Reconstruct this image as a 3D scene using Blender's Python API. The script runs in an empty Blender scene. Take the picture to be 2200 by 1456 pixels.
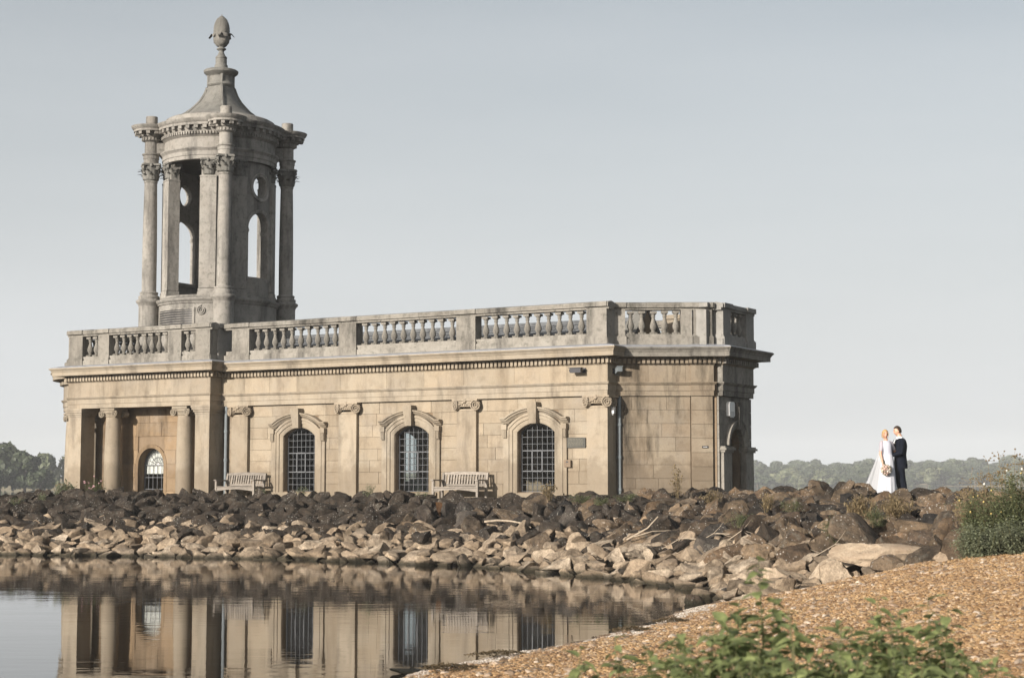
import bpy, bmesh, math, random
import numpy as np
from mathutils import Vector, Matrix, Euler, noise

sc = bpy.context.scene
COL = sc.collection
R = math.radians
rnd = random.Random(7)

# ------------------------------------------------------------------ camera, sky, sun, exposure
EYE = 1.95
cam_d = bpy.data.cameras.new('camera'); cam = bpy.data.objects.new('camera', cam_d); COL.objects.link(cam)
cam.location = (0, 0, EYE); cam.rotation_euler = (R(90 + 4.743), 0, 0)
cam_d.sensor_width = 36; cam_d.lens = 36 * 3700 / 2200; cam_d.clip_start = .1; cam_d.clip_end = 6000
cam_d.dof.use_dof = True; cam_d.dof.focus_distance = 44; cam_d.dof.aperture_fstop = 5
sc.camera = cam
TH = R(30.7)                                    # the church is turned by this angle
Ux, Uy, Vx, Vy = math.cos(TH), -math.sin(TH), math.sin(TH), math.cos(TH)
PHI, SUN_EL = R(9), R(16)
sdx = -math.cos(PHI) * Vx - math.sin(PHI) * Ux; sdy = -math.cos(PHI) * Vy - math.sin(PHI) * Uy
SUN_DIR = Vector((sdx * math.cos(SUN_EL), sdy * math.cos(SUN_EL), math.sin(SUN_EL)))   # towards the sun
world = bpy.data.worlds.new('World'); sc.world = world; world.use_nodes = True
wt = world.node_tree; wt.nodes.clear()
w_out = wt.nodes.new('ShaderNodeOutputWorld'); w_bg = wt.nodes.new('ShaderNodeBackground')
sky = wt.nodes.new('ShaderNodeTexSky'); sky.sky_type = 'NISHITA'; sky.sun_disc = False
sky.sun_elevation = SUN_EL; sky.sun_rotation = math.atan2(sdx, sdy)
sky.air_density = 1.0; sky.dust_density = 4.0; sky.ozone_density = 1.5; sky.altitude = 0
w_hsv = wt.nodes.new('ShaderNodeHueSaturation'); w_hsv.inputs['Saturation'].default_value = .5; w_hsv.inputs['Hue'].default_value = .49
w_mix = wt.nodes.new('ShaderNodeMix'); w_mix.data_type = 'RGBA'; w_mix.inputs[0].default_value = .425
w_mix.inputs[7].default_value = (6.2, 6.38, 6.5, 1)      # thin even high haze over the blue
# the veil is thickest towards the horizon and thins out overhead
w_tc = wt.nodes.new('ShaderNodeTexCoord'); w_sp = wt.nodes.new('ShaderNodeSeparateXYZ'); w_mr = wt.nodes.new('ShaderNodeMapRange')
w_mr.interpolation_type = 'SMOOTHSTEP'; w_mr.inputs[1].default_value = -.02; w_mr.inputs[2].default_value = .47; w_mr.inputs[3].default_value = .86; w_mr.inputs[4].default_value = .02
wt.links.new(w_tc.outputs['Generated'], w_sp.inputs[0]); wt.links.new(w_sp.outputs[2], w_mr.inputs[0]); w_mp = wt.nodes.new('ShaderNodeMapping'); w_mp.inputs['Scale'].default_value = (1.2, 1.2, 7); w_nz = wt.nodes.new('ShaderNodeTexNoise'); w_nz.inputs['Scale'].default_value = 1.6; w_nz.inputs['Detail'].default_value = 5
w_ad = wt.nodes.new('ShaderNodeMath'); w_ad.operation = 'MULTIPLY_ADD'; w_ad.inputs[1].default_value = .34      # faint streaks in the veil
w_sb = wt.nodes.new('ShaderNodeMath'); w_sb.operation = 'SUBTRACT'; w_sb.inputs[1].default_value = .5
wt.links.new(w_tc.outputs['Generated'], w_mp.inputs[0]); wt.links.new(w_mp.outputs[0], w_nz.inputs['Vector']); wt.links.new(w_nz.outputs[0], w_sb.inputs[0]); wt.links.new(w_sb.outputs[0], w_ad.inputs[0]); wt.links.new(w_mr.outputs[0], w_ad.inputs[2])
wt.links.new(w_ad.outputs[0], w_mix.inputs[0])
wt.links.new(sky.outputs[0], w_hsv.inputs['Color']); wt.links.new(w_hsv.outputs[0], w_mix.inputs[6])
wt.links.new(w_mix.outputs[2], w_bg.inputs[0]); w_bg.inputs[1].default_value = .084
wt.links.new(w_bg.outputs[0], w_out.inputs[0])
sun_d = bpy.data.lights.new('sun', 'SUN'); sun_d.energy = 5.0; sun_d.angle = R(.6); sun_d.color = (1, .925, .835)
sun = bpy.data.objects.new('sun', sun_d); COL.objects.link(sun)
sun.rotation_euler = SUN_DIR.to_track_quat('Z', 'Y').to_euler()
sc.view_settings.view_transform = 'Standard'; sc.view_settings.look = 'None'
sc.view_settings.gamma = 1; sc.view_settings.use_curve_mapping = False; sc.view_settings.exposure = .6
sc.render.engine = 'CYCLES'; sc.cycles.max_bounces = 7; sc.cycles.volume_bounces = 1
sc.cycles.transparent_max_bounces = 16; sc.cycles.use_denoising = True

# ------------------------------------------------------------------ helpers
def s2l(r, g, b):
    f = lambda c: ((c / 255 + .055) / 1.055) ** 2.4 if c > 10 else c / 3294
    return (f(r), f(g), f(b), 1)

class NT:
    def __init__(self, name):
        self.m = bpy.data.materials.new(name); self.m.use_nodes = True
        self.t = self.m.node_tree; self.b = self.t.nodes['Principled BSDF']; self.out = self.t.nodes['Material Output']
    def n(self, kind, **kw):
        x = self.t.nodes.new('ShaderNode' + kind)
        for k, v in kw.items():
            if k.startswith('i_'):
                key = k[2:]; key = int(key) if key.isdigit() else key.replace('_', ' ')
                s = x.inputs[key]
                if isinstance(v, bpy.types.NodeSocket): self.t.links.new(v, s)
                else: s.default_value = v
            else: setattr(x, k, v)
        return x
    def link(self, a, b): self.t.links.new(a, b)
    def noise(self, co, scale, detail=4, rough=.6, off=None):
        return self.n('TexNoise', i_Vector=co, i_Scale=scale, i_Detail=detail, i_Roughness=rough).outputs[0]
    def ramp(self, fac, stops, interp='LINEAR'):
        r = self.n('ValToRGB', i_Fac=fac); cr = r.color_ramp; cr.interpolation = interp
        while len(cr.elements) < len(stops): cr.elements.new(.5)
        for e, (p, c) in zip(cr.elements, stops):
            e.position = p; e.color = c if isinstance(c, tuple) else (c, c, c, 1)
        return r.outputs[0]
    def mix(self, fac, a, b, blend='MIX'):
        x = self.n('Mix', data_type='RGBA', blend_type=blend)
        for s, v in ((x.inputs[0], fac), (x.inputs[6], a), (x.inputs[7], b)):
            if isinstance(v, bpy.types.NodeSocket): self.link(v, s)
            else: s.default_value = v
        return x.outputs[2]
    def math(self, op, a, b=0.0, clamp=False):
        x = self.n('Math', operation=op, use_clamp=clamp)
        for s, v in ((x.inputs[0], a), (x.inputs[1], b)):
            if isinstance(v, bpy.types.NodeSocket): self.link(v, s)
            else: s.default_value = v
        return x.outputs[0]
    def bump(self, h, dist, strength=1.0):
        x = self.n('Bump', i_Height=h, i_Distance=dist, i_Strength=strength); self.link(x.outputs[0], self.b.inputs['Normal'])
    def map(self, co, scale=(1, 1, 1), loc=(0, 0, 0)):
        return self.n('Mapping', i_Vector=co, i_Scale=scale, i_Location=loc).outputs[0]

def simple(name, col, rough=.6, metal=0, var=.0, nscale=20, spec=.3):
    q = NT(name); q.b.inputs['Roughness'].default_value = rough; q.b.inputs['Metallic'].default_value = metal
    q.b.inputs['Specular IOR Level'].default_value = spec
    if var:
        co = q.n('TexCoord').outputs['Object']; f = q.noise(co, nscale)
        d = tuple(c * (1 - var) for c in col[:3]) + (1,); l = tuple(min(1, c * (1 + var)) for c in col[:3]) + (1,)
        q.link(q.ramp(f, [(.3, d), (.7, l)]), q.b.inputs['Base Color'])
    else: q.b.inputs['Base Color'].default_value = col
    return q.m

def stone(name, light, warm, dark, stain=.35, lichen=.0, var=.22, bump=.004, streak=.5, huevar=.4, damp=False, blotch=.45):
    """weathered limestone: block to block colour, mottling, dark streaks, lichen specks, pits"""
    q = NT(name); co = q.n('TexCoord').outputs['Object']; oi = q.n('ObjectInfo')
    rv = oi.outputs['Random']
    base = q.mix(q.math('MULTIPLY', q.ramp(rv, [(.2, 0.), (.9, 1.)]), huevar), light, warm)
    base = q.mix(q.ramp(q.noise(co, 1.3, 5, .65), [(.35, 0.), (.75, .75)]), base, warm)
    v = q.math('ADD', q.math('MULTIPLY', q.math('FRACT', q.math('MULTIPLY', rv, 7.31)), var), 1 - var * .6)
    hs = q.n('HueSaturation', i_Color=base, i_Value=v); base = hs.outputs[0]
    base = q.mix(q.ramp(q.noise(co, .75, 6, .7), [(.48, 0.), (.68, blotch)]), base, (.23, .205, .175, 1))
    base = q.mix(q.ramp(q.noise(q.map(co, (1, 1, 1), (7, 3, 1)), 2.3, 5, .7), [(.5, 0.), (.7, .5)]), base, tuple(x * .62 for x in warm[:3]) + (1,))
    base = q.mix(q.ramp(q.noise(co, 28, 4, .7), [(.3, .16), (.65, 0.)]), base, dark)
    st = q.noise(q.map(co, (1.6, 1.6, .28)), 1.0, 6, .68)
    base = q.mix(q.math('MULTIPLY', q.ramp(st, [(.49, 0.), (.69, 1.)]), stain * streak * 2), base, dark)
    # damp brown staining that climbs unevenly from the foot of the wall
    zl = q.n('SeparateXYZ', i_Vector=co).outputs[2]; dm = q.math('ADD', zl, q.math('MULTIPLY', q.noise(co, 1.7, 5, .65), -1.9))
    base = q.mix(q.ramp(dm, [(.0, .55 if damp else 0.), (.32, 0.)]), base, tuple(.5 * x + .5 * y for x, y in zip(dark, warm)))
    if lichen:
        l1 = q.ramp(q.noise(co, 7, 6, .75), [(.52, 0.), (.68, 1.)])
        base = q.mix(q.math('MULTIPLY', l1, lichen), base, (.055, .055, .042, 1))
        l2 = q.ramp(q.n('TexVoronoi', i_Vector=co, i_Scale=24).outputs[0], [(.1, 1.), (.24, 0.)])
        base = q.mix(q.math('MULTIPLY', l2, lichen * .6), base, (.42, .40, .33, 1))
    q.link(base, q.b.inputs['Base Color']); q.b.inputs['Roughness'].default_value = .88
    q.b.inputs['Specular IOR Level'].default_value = .2
    h = q.math('ADD', q.noise(co, 34, 5, .7), q.math('MULTIPLY', q.noise(co, 6, 4, .6), 1.5))
    q.bump(h, bump)
    return q.m

def tag(o, label=None, cat=None, group=None, kind=None):
    if label: o['label'] = label
    if cat: o['category'] = cat
    if group: o['group'] = group
    if kind: o['kind'] = kind
    return o

def empty(name, loc, rz=0, parent=None):
    o = bpy.data.objects.new(name, None); COL.objects.link(o); o.location = loc; o.rotation_euler = (0, 0, rz)
    o.empty_display_size = .2
    if parent: o.parent = parent
    return o

def inst(name, mesh, parent=None, loc=(0, 0, 0), rot=(0, 0, 0), scale=(1, 1, 1)):
    o = bpy.data.objects.new(name, mesh); COL.objects.link(o); o.location = loc; o.rotation_euler = rot; o.scale = scale
    if parent: o.parent = parent
    return o

ident = lambda s, d, z: (s, d, z)
class MB:
    """collects polygons; map turns (along, inward, up) into coordinates"""
    def __init__(self, mp=None): self.v = []; self.f = []; self.mi = []; self.mp = mp or ident; self.cur = 0
    def add(self, pts, faces):
        k = len(self.v); self.v += [self.mp(*p) for p in pts]
        self.f += [tuple(i + k for i in f) for f in faces]; self.mi += [self.cur] * len(faces)
    def box(self, a0, a1, b0, b1, c0, c1, taper=0):
        t = taper
        self.add([(a0, b0, c0), (a1, b0, c0), (a1, b1, c0), (a0, b1, c0), (a0 + t, b0 + t, c1), (a1 - t, b0 + t, c1), (a1 - t, b1 - t, c1), (a0 + t, b1 - t, c1)],
                 [(0, 3, 2, 1), (4, 5, 6, 7), (0, 1, 5, 4), (1, 2, 6, 5), (2, 3, 7, 6), (3, 0, 4, 7)])
    def prism(self, poly, c0, c1):
        n = len(poly)
        self.add([(x, y, c0) for x, y in poly] + [(x, y, c1) for x, y in poly],
                 [tuple(range(n - 1, -1, -1)), tuple(range(n, 2 * n))] + [(i, (i + 1) % n, n + (i + 1) % n, n + i) for i in range(n)])
    def prism_d(self, poly, b0, b1):           # polygon in (along, up), thickness inward
        n = len(poly)
        self.add([(x, b0, z) for x, z in poly] + [(x, b1, z) for x, z in poly],
                 [tuple(range(n)), tuple(range(2 * n - 1, n - 1, -1))] + [(i, n + i, n + (i + 1) % n, (i + 1) % n) for i in range(n)])
    def lathe(self, prof, cx=0, cy=0, n=24, a0=0, a1=2 * math.pi, closed=True):
        full = abs(a1 - a0 - 2 * math.pi) < 1e-6; m = n if full else n + 1; pts = []; fs = []
        for j in range(m):
            a = a0 + (a1 - a0) * j / n
            pts += [(cx + r * math.cos(a), cy + r * math.sin(a), z) for r, z in prof]
        k = len(prof)
        for j in range(n):
            j2 = (j + 1) % m
            for i in range(k - 1): fs.append((j * k + i, j2 * k + i, j2 * k + i + 1, j * k + i + 1))
        if full and closed:
            if prof[0][0] > 1e-4: fs.append(tuple(j * k for j in range(m))[::-1])
            if prof[-1][0] > 1e-4: fs.append(tuple(j * k + k - 1 for j in range(m)))
        self.add(pts, fs)
    def sweep(self, path, prof, closed=False):
        """profile (out, up) along a plan path; out is to the right of travel; mitred"""
        n = len(path); pts = []; fs = []; k = len(prof)
        def nrm(a, b):
            dx, dy = b[0] - a[0], b[1] - a[1]; l = math.hypot(dx, dy); return (dy / l, -dx / l)
        for i, p in enumerate(path):
            if closed or 0 < i < n - 1:
                n1 = nrm(path[i - 1], p); n2 = nrm(p, path[(i + 1) % n]); s = 1 + n1[0] * n2[0] + n1[1] * n2[1]
                m = ((n1[0] + n2[0]) / s, (n1[1] + n2[1]) / s)
            elif i == 0: m = nrm(p, path[1])
            else: m = nrm(path[i - 1], p)
            pts += [(p[0] + m[0] * o, p[1] + m[1] * o, z) for o, z in prof]
        segs = n if closed else n - 1
        for i in range(segs):
            j = (i + 1) % n
            for q in range(k): fs.append((i * k + q, j * k + q, j * k + (q + 1) % k, i * k + (q + 1) % k))
        if not closed: fs += [tuple(range(k))[::-1], tuple((n - 1) * k + q for q in range(k))]
        self.add(pts, fs)
    def sweep_up(self, path, prof):
        """profile (outwards in the wall plane, proud of the wall) along a path in (along, up); left of travel is out"""
        n = len(path); k = len(prof); pts = []; fs = []
        for i, p in enumerate(path):
            ns = []
            for a, b in ((i - 1, i), (i, i + 1)):
                if 0 <= a and b < n:
                    dx, dz = path[b][0] - path[a][0], path[b][1] - path[a][1]; l = math.hypot(dx, dz); ns.append((-dz / l, dx / l))
            if len(ns) == 1: m = ns[0]
            else:
                s = 1 + ns[0][0] * ns[1][0] + ns[0][1] * ns[1][1]; m = ((ns[0][0] + ns[1][0]) / s, (ns[0][1] + ns[1][1]) / s)
            pts += [(p[0] + m[0] * o, -h, p[1] + m[1] * o) for o, h in prof]
        for i in range(n - 1):
            for q in range(k): fs.append((i * k + q, (i + 1) * k + q, (i + 1) * k + (q + 1) % k, i * k + (q + 1) % k))
        fs += [tuple(range(k)), tuple((n - 1) * k + q for q in range(k))[::-1]]
        self.add(pts, fs)
    def tube(self, path, rad, n=6, cap=True):
        if not isinstance(rad, (list, tuple)): rad = [rad] * len(path)
        pts = []; fs = []; m = len(path); P = [Vector(p) for p in path]; up = Vector((.13, .27, .95))
        for i, p in enumerate(P):
            t = (P[min(i + 1, m - 1)] - P[max(i - 1, 0)]).normalized()
            a = t.cross(up)
            if a.length < 1e-3: a = t.cross(Vector((1, 0, 0)))
            a.normalize(); b = t.cross(a)
            pts += [tuple(p + (a * math.cos(2 * math.pi * j / n) + b * math.sin(2 * math.pi * j / n)) * rad[i]) for j in range(n)]
        for i in range(m - 1):
            for j in range(n): fs.append((i * n + j, i * n + (j + 1) % n, (i + 1) * n + (j + 1) % n, (i + 1) * n + j))
        if cap: fs += [tuple(range(n))[::-1], tuple((m - 1) * n + j for j in range(n))]
        self.add(pts, fs)
    def panel(self, s0, s1, z0, z1, d0, d1, ops=(), step=.12):
        """wall with openings; op = dict(c, hw, sill, top(ds), oc=(zc, r))"""
        S = {s0, s1}
        k = max(1, int((s1 - s0) / step))
        S |= {s0 + (s1 - s0) * i / k for i in range(k + 1)}
        for o in ops:
            for i in range(17): S.add(o['c'] - o['hw'] * math.cos(math.pi * i / 16))
            if o.get('oc'):
                for i in range(17): S.add(o['c'] - o['oc'][1] * math.cos(math.pi * i / 16))
        S = sorted(S); S = [s for i, s in enumerate(S) if i == 0 or s - S[i - 1] > 1e-5]
        def quad(a, b, za0, za1, zb0, zb1, lo, hi):
            if max(za1 - za0, zb1 - zb0) < 1e-5: return
            P = [(a, d0, za0), (b, d0, zb0), (b, d0, zb1), (a, d0, za1), (a, d1, za0), (b, d1, zb0), (b, d1, zb1), (a, d1, za1)]
            F = [(0, 1, 2, 3), (7, 6, 5, 4)]
            if lo: F.append((0, 4, 5, 1))
            if hi: F.append((3, 2, 6, 7))
            self.add(P, F)
        for a, b in zip(S, S[1:]):
            mid = (a + b) / 2; o = next((o for o in ops if abs(mid - o['c']) < o['hw'] - 1e-6), None)
            if o is None: quad(a, b, z0, z1, z0, z1, True, True); continue
            ta, tb = o['top'](abs(a - o['c'])), o['top'](abs(b - o['c']))
            if o['sill'] > z0: quad(a, b, z0, o['sill'], z0, o['sill'], True, True)
            oc = o.get('oc')
            if oc and abs(mid - o['c']) < oc[1]:
                h = lambda s: math.sqrt(max(0, oc[1] ** 2 - (s - o['c']) ** 2))
                quad(a, b, ta, oc[0] - h(a), tb, oc[0] - h(b), True, True)
                quad(a, b, oc[0] + h(a), z1, oc[0] + h(b), z1, True, True)
            else: quad(a, b, ta, z1, tb, z1, True, True)
        for o in ops:                              # jambs
            for sg in (-1, 1):
                s = o['c'] + sg * o['hw']; t = o['top'](o['hw'])
                self.add([(s, d0, o['sill']), (s, d1, o['sill']), (s, d1, t), (s, d0, t)], [(0, 1, 2, 3)])
        for s in (s0, s1): self.add([(s, d0, z0), (s, d1, z0), (s, d1, z1), (s, d0, z1)], [(0, 1, 2, 3)])
    def mesh(self, name, mats, smooth=None, fix=True):
        me = bpy.data.meshes.new(name); me.from_pydata(self.v, [], self.f)
        for m in (mats if isinstance(mats, (list, tuple)) else [mats]): me.materials.append(m)
        if max(self.mi, default=0): me.polygons.foreach_set('material_index', self.mi)
        if fix:
            bm = bmesh.new(); bm.from_mesh(me); bmesh.ops.remove_doubles(bm, verts=bm.verts, dist=1e-5)
            bmesh.ops.recalc_face_normals(bm, faces=bm.faces); bm.to_mesh(me); bm.free()
        if smooth is not None:
            me.polygons.foreach_set('use_smooth', [True] * len(me.polygons)); me.set_sharp_from_angle(angle=R(smooth))
        me.update(); return me
    def build(self, name, mats, parent=None, smooth=None, kind=None, fix=True):
        o = inst(name, self.mesh(name, mats, smooth, fix), parent)
        if kind: o['kind'] = kind
        return o

# ------------------------------------------------------------------ materials
M = {}
M['ashlar'] = stone('ashlar_limestone', (.31, .268, .205, 1), (.275, .217, .15, 1), (.058, .04, .025, 1), .45, .0, .24, damp=True)
M['trim'] = stone('dressed_limestone', (.315, .274, .213, 1), (.28, .225, .16, 1), (.045, .034, .024, 1), .55, .1, .2, damp=True)
M['ochre'] = stone('ochre_limestone', (.27, .198, .125, 1), (.22, .15, .086, 1), (.035, .024, .015, 1), .85, 0, .3)
M['stained'] = stone('stained_limestone', (.265, .222, .165, 1), (.195, .147, .10, 1), (.022, .018, .013, 1), .95, .06, .16, damp=True)
M['weathered'] = stone('weathered_limestone', (.265, .248, .218, 1), (.19, .174, .148, 1), (.03, .028, .025, 1), .9, .6, .26, .014)
M['tower'] = stone('tower_limestone', (.315, .298, .268, 1), (.225, .21, .188, 1), (.04, .039, .037, 1), .85, .55, .22, .012)
M['tower_dark'] = stone('spire_stone', (.19, .185, .17, 1), (.14, .135, .12, 1), (.045, .045, .04, 1), .6, .6, .15, .01)
M['greystone'] = stone('grey_recess_stone', (.27, .26, .24, 1), (.22, .21, .19, 1), (.08, .08, .075, 1), .4, .35, .12, .006)
M['capital'] = stone('carved_limestone', (.37, .31, .235, 1), (.30, .24, .17, 1), (.06, .05, .038, 1), .6, .3, .15)
M['slate'] = simple('roof_slate', (.11, .115, .12, 1), .6, 0, .35, 6)
M['lead'] = simple('lead_sheet', (.30, .31, .33, 1), .5, .2, .2, 5)
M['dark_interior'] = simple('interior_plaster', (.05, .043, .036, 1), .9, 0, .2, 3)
M['iron'] = simple('lead_came', (.10, .104, .11, 1), .55, .1)
M['paint_grey'] = simple('grey_pipe_paint', (.16, .18, .19, 1), .45, 0, .15, 4)
M['white_plastic'] = simple('white_plastic', (.72, .72, .70, 1), .4)
M['dark_plastic'] = simple('dark_plastic', (.03, .03, .035, 1), .4)
M['cloth'] = simple('white_linen', (.75, .75, .74, 1), .9)
M['grout'] = stone('lime_mortar', (.22, .165, .11, 1), (.17, .12, .075, 1), (.08, .055, .035, 1), .4, 0, .05)

def teak():
    q = NT('weathered_teak'); co = q.n('TexCoord').outputs['Object']; rv = q.n('ObjectInfo').outputs['Random']
    g = q.noise(q.map(co, (2, 30, 30)), 2.5, 5, .7)
    c = q.ramp(g, [(.3, (.10, .085, .07, 1)), (.7, (.30, .265, .225, 1))])
    c = q.n('HueSaturation', i_Color=c, i_Value=q.math('ADD', q.math('MULTIPLY', rv, .5), .75)).outputs[0]
    q.link(c, q.b.inputs['Base Color']); q.b.inputs['Roughness'].default_value = .85; q.bump(g, .003); return q.m
M['teak'] = teak()

def glass():
    q = NT('old_window_glass'); q.t.nodes.remove(q.b)
    tr = q.n('BsdfTransparent', i_Color=(.82, .85, .85, 1)); gl = q.n('BsdfGlossy', i_Roughness=.03, i_Color=(.95, .95, .95, 1))
    fr = q.n('Fresnel', i_IOR=1.22)
    mx = q.n('MixShader', i_0=fr.outputs[0], i_1=tr.outputs[0], i_2=gl.outputs[0]); q.link(mx.outputs[0], q.out.inputs[0]); return q.m
M['glass'] = glass()

def rock_mat(name, cols, specks, wet=True, speck_col=(.42, .40, .36, 1), dk=(.02, .017, .014, 1)):
    q = NT(name); co = q.n('TexCoord').outputs['Object']; rv = q.n('ObjectInfo').outputs['Random']
    pos = q.n('NewGeometry').outputs['Position']
    c = q.ramp(rv, [(i / (len(cols) - 1), k) for i, k in enumerate(cols)])
    c = q.n('HueSaturation', i_Color=c, i_Value=q.math('ADD', q.math('MULTIPLY', q.math('FRACT', q.math('MULTIPLY', rv, 13.7)), .6), .68)).outputs[0]
    n1 = q.noise(pos, 3.2, 6, .7)
    c = q.mix(q.ramp(n1, [(.40, 0.), (.62, .7)]), c, dk)
    c = q.mix(q.ramp(q.noise(pos, 17, 5, .75), [(.35, .5), (.6, 0.)]), c, dk)
    if specks:
        v = q.n('TexVoronoi', i_Vector=pos, i_Scale=15, i_Randomness=1.).outputs[0]
        patch = q.ramp(q.noise(pos, 1.8, 4, .6), [(.44, 0.), (.6, 1.)])
        sp = q.math('MULTIPLY', q.ramp(v, [(.16, 1.), (.27, 0.)]), q.math('MULTIPLY', patch, specks))
        c = q.mix(sp, c, speck_col)
        l3 = q.ramp(q.noise(pos, 5.3, 6, .7), [(.55, 0.), (.68, 1.)])
        c = q.mix(q.math('MULTIPLY', l3, specks * .55), c, (.17, .165, .14, 1))
    z = q.n('SeparateXYZ', i_Vector=pos).outputs[2]
    if wet:                                       # algae and wet stone just above the lake
        zz = q.math('ADD', z, q.math('MULTIPLY', q.math('SUBTRACT', q.noise(pos, 2.5), .5), .16))
        c = q.mix(q.ramp(zz, [(.0, .93), (.055, .8), (.12, 0.)]), c, (.018, .017, .009, 1))
    q.link(c, q.b.inputs['Base Color']); q.b.inputs['Roughness'].default_value = .85; q.b.inputs['Specular IOR Level'].default_value = .25
    q.bump(q.math('ADD', q.noise(pos, 11, 7, .72), q.math('MULTIPLY', q.noise(pos, 45, 3, .6), .35)), .06); return q.m
M['rock_dark'] = rock_mat('lichened_ironstone', [(.03, .024, .018, 1), (.13, .095, .066, 1), (.05, .042, .036, 1), (.17, .125, .082, 1), (.036, .031, .027, 1), (.11, .092, .075, 1), (.022, .02, .019, 1)], .6, dk=(.005, .0045, .004, 1))
M['rock_right'] = rock_mat('speckled_ironstone', [(.20, .132, .077, 1), (.10, .07, .048, 1), (.28, .20, .125, 1), (.14, .105, .074, 1)], .9, speck_col=(.46, .43, .385, 1), dk=(.020, .015, .010, 1))
M['rock_pale'] = rock_mat('washed_limestone', [(.46, .365, .26, 1), (.33, .25, .17, 1), (.54, .445, .335, 1), (.40, .31, .215, 1)], .0, dk=(.09, .066, .044, 1))
M['rock_cream'] = rock_mat('bare_pale_limestone', [(.58, .475, .35, 1), (.5, .40, .29, 1)], .0, dk=(.30, .22, .15, 1))
M['rock_rust'] = rock_mat('rust_stained_stone', [(.16, .075, .024, 1), (.14, .068, .026, 1)], .0, dk=(.05, .03, .018, 1))

def foliage(name, c0, c1, trans=.35, posvar=None):
    q = NT(name); rv = q.n('ObjectInfo').outputs['Random']; pos = q.n('NewGeometry').outputs['Position']
    f = q.noise(pos, posvar or 6, 4, .7)
    c = q.ramp(f, [(.3, c0), (.7, c1)])
    c = q.n('HueSaturation', i_Color=c, i_Value=q.math('ADD', q.math('MULTIPLY', rv, .4), .8)).outputs[0]
    q.link(c, q.b.inputs['Base Color']); q.b.inputs['Roughness'].default_value = .55; q.b.inputs['Specular IOR Level'].default_value = .25
    tl = q.n('BsdfTranslucent', i_Color=c); mx = q.n('MixShader', i_0=trans, i_1=q.b.outputs[0], i_2=tl.outputs[0]); q.link(mx.outputs[0], q.out.inputs[0])
    return q.m
M['leaf'] = foliage('weed_leaf', (.07, .095, .042, 1), (.25, .265, .14, 1), .35, 14)
M['leaf_fg'] = foliage('nettle_leaf', (.085, .115, .05, 1), (.33, .37, .15, 1), .42, 14)
M['leaf_sage'] = foliage('mugwort_leaf', (.14, .165, .10, 1), (.29, .305, .20, 1))
M['leaf_dry'] = foliage('dry_stalk', (.17, .125, .065, 1), (.33, .26, .15, 1))
M['stem'] = foliage('green_stem', (.07, .085, .035, 1), (.14, .13, .06, 1), .1)
M['tree_leaf'] = foliage('tree_leaf', (.022, .036, .018, 1), (.085, .10, .048, 1), .2, .16)
M['tree_pale'] = foliage('willow_leaf', (.075, .095, .05, 1), (.17, .175, .095, 1), .2, .16)
M['bark'] = simple('bark', (.07, .055, .04, 1), .9, 0, .3, 8)
M['flower_yellow'] = simple('yellow_petal', (.50, .38, .14, 1), .7)
M['flower_pink'] = simple('pink_petal', (.50, .30, .32, 1), .7)
M['flower_white'] = simple('white_petal', (.7, .68, .62, 1), .7)
M['wood_pale'] = simple('driftwood', (.34, .28, .21, 1), .85, 0, .3, 12)

# ------------------------------------------------------------------ the lie of the land
CP = np.array([
 (-40,55,0),(-25,49.5,0),(-13.9,47,0),(-9.2,45.6,0),(-4.7,43.4,0),(-.5,39.9,0),(1.5,36.5,0),(3.1,32.7,0),(3.8,30.8,0),
 (3.4,29.7,0),(2.4,26.1,0),(1.2,22.6,0),(0,19.8,0),(-1.1,17.6,0),(-2.6,13.5,0),(-4.5,8,0),(-6,2,0),(-7,-6,0),
 (-40,51,-.9),(-25,45.5,-.9),(-14,43,-.9),(-9.5,41.5,-.9),(-6,39,-.9),(-2.5,36,-.9),(-.5,32,-.9),(0,27,-.8),(-1.2,23.5,-.8),(-3,19,-.8),(-6,12,-.9),(-10,4,-1),
 (1.6,29.5,-.35),(-12,30,-1),(-25,35,-1),(-20,15,-1),
 (-40,60,1.3),(-25,55,1.15),(-13,52.2,1.2),(-8,50.5,1.2),(-3.5,48,1.22),(1,44.6,1.25),(4.2,41.2,1.27),(6,38.2,1.28),
 (-14.8,57,1.36),(-8,54,1.36),(0,49,1.36),(3.5,46.6,1.38),(7.5,49.5,1.38),(-5,58,1.36),(-11,64,1.36),(2,56,1.36),
 (3.9,27,.14),(5.3,28.2,.38),(6,27,.62),(6.4,25,.85),(7.3,24.6,.96),(9,24,1.15),(12,24,1.4),
 (5,31.5,.75),(6,33.5,1.0),(7.5,31.2,1.1),(8.5,28.5,1.3),(10,30,1.3),(13,33,1.33),(9.7,43.3,1.55),(8,38,1.15),(13,40,1.38),
 (3.3,11.2,.68),(6.5,17,.95),(4.6,21,.72),(2.6,22.4,.17),(1.5,19.5,.2),(.6,15,.27),(0,3,.33),(2,7,.6),(6,8,.95),(10,12,1.15),(11,18,1.3),(-1,9,.3),(4,0,.6),
 (10,50,.3),(16,46,.4),(9,56,0),(20,40,.9),(24,32,1.3),(12,58,-1),(20,52,-1),(3,66,-.5),(-8,72,-.5),(-24,62,.2),(-40,67,-.2),(-20,68,-.9),(8,68,-1),(-5,80,-1),(30,60,-1),(-40,80,-1),(24,20,1.6),(24,2,1.4)], float)
def _k(r2): return np.where(r2 > 0, .5 * r2 * np.log(r2 + 1e-12), 0)
def _fit():
    n = len(CP); d = ((CP[:, None, :2] - CP[None, :, :2]) ** 2).sum(-1)
    K = _k(d) + np.eye(n) * .6; P = np.c_[np.ones(n), CP[:, :2]]
    return np.linalg.solve(np.block([[K, P], [P.T, np.zeros((3, 3))]]), np.r_[CP[:, 2], 0, 0, 0])
_W = _fit()
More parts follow.
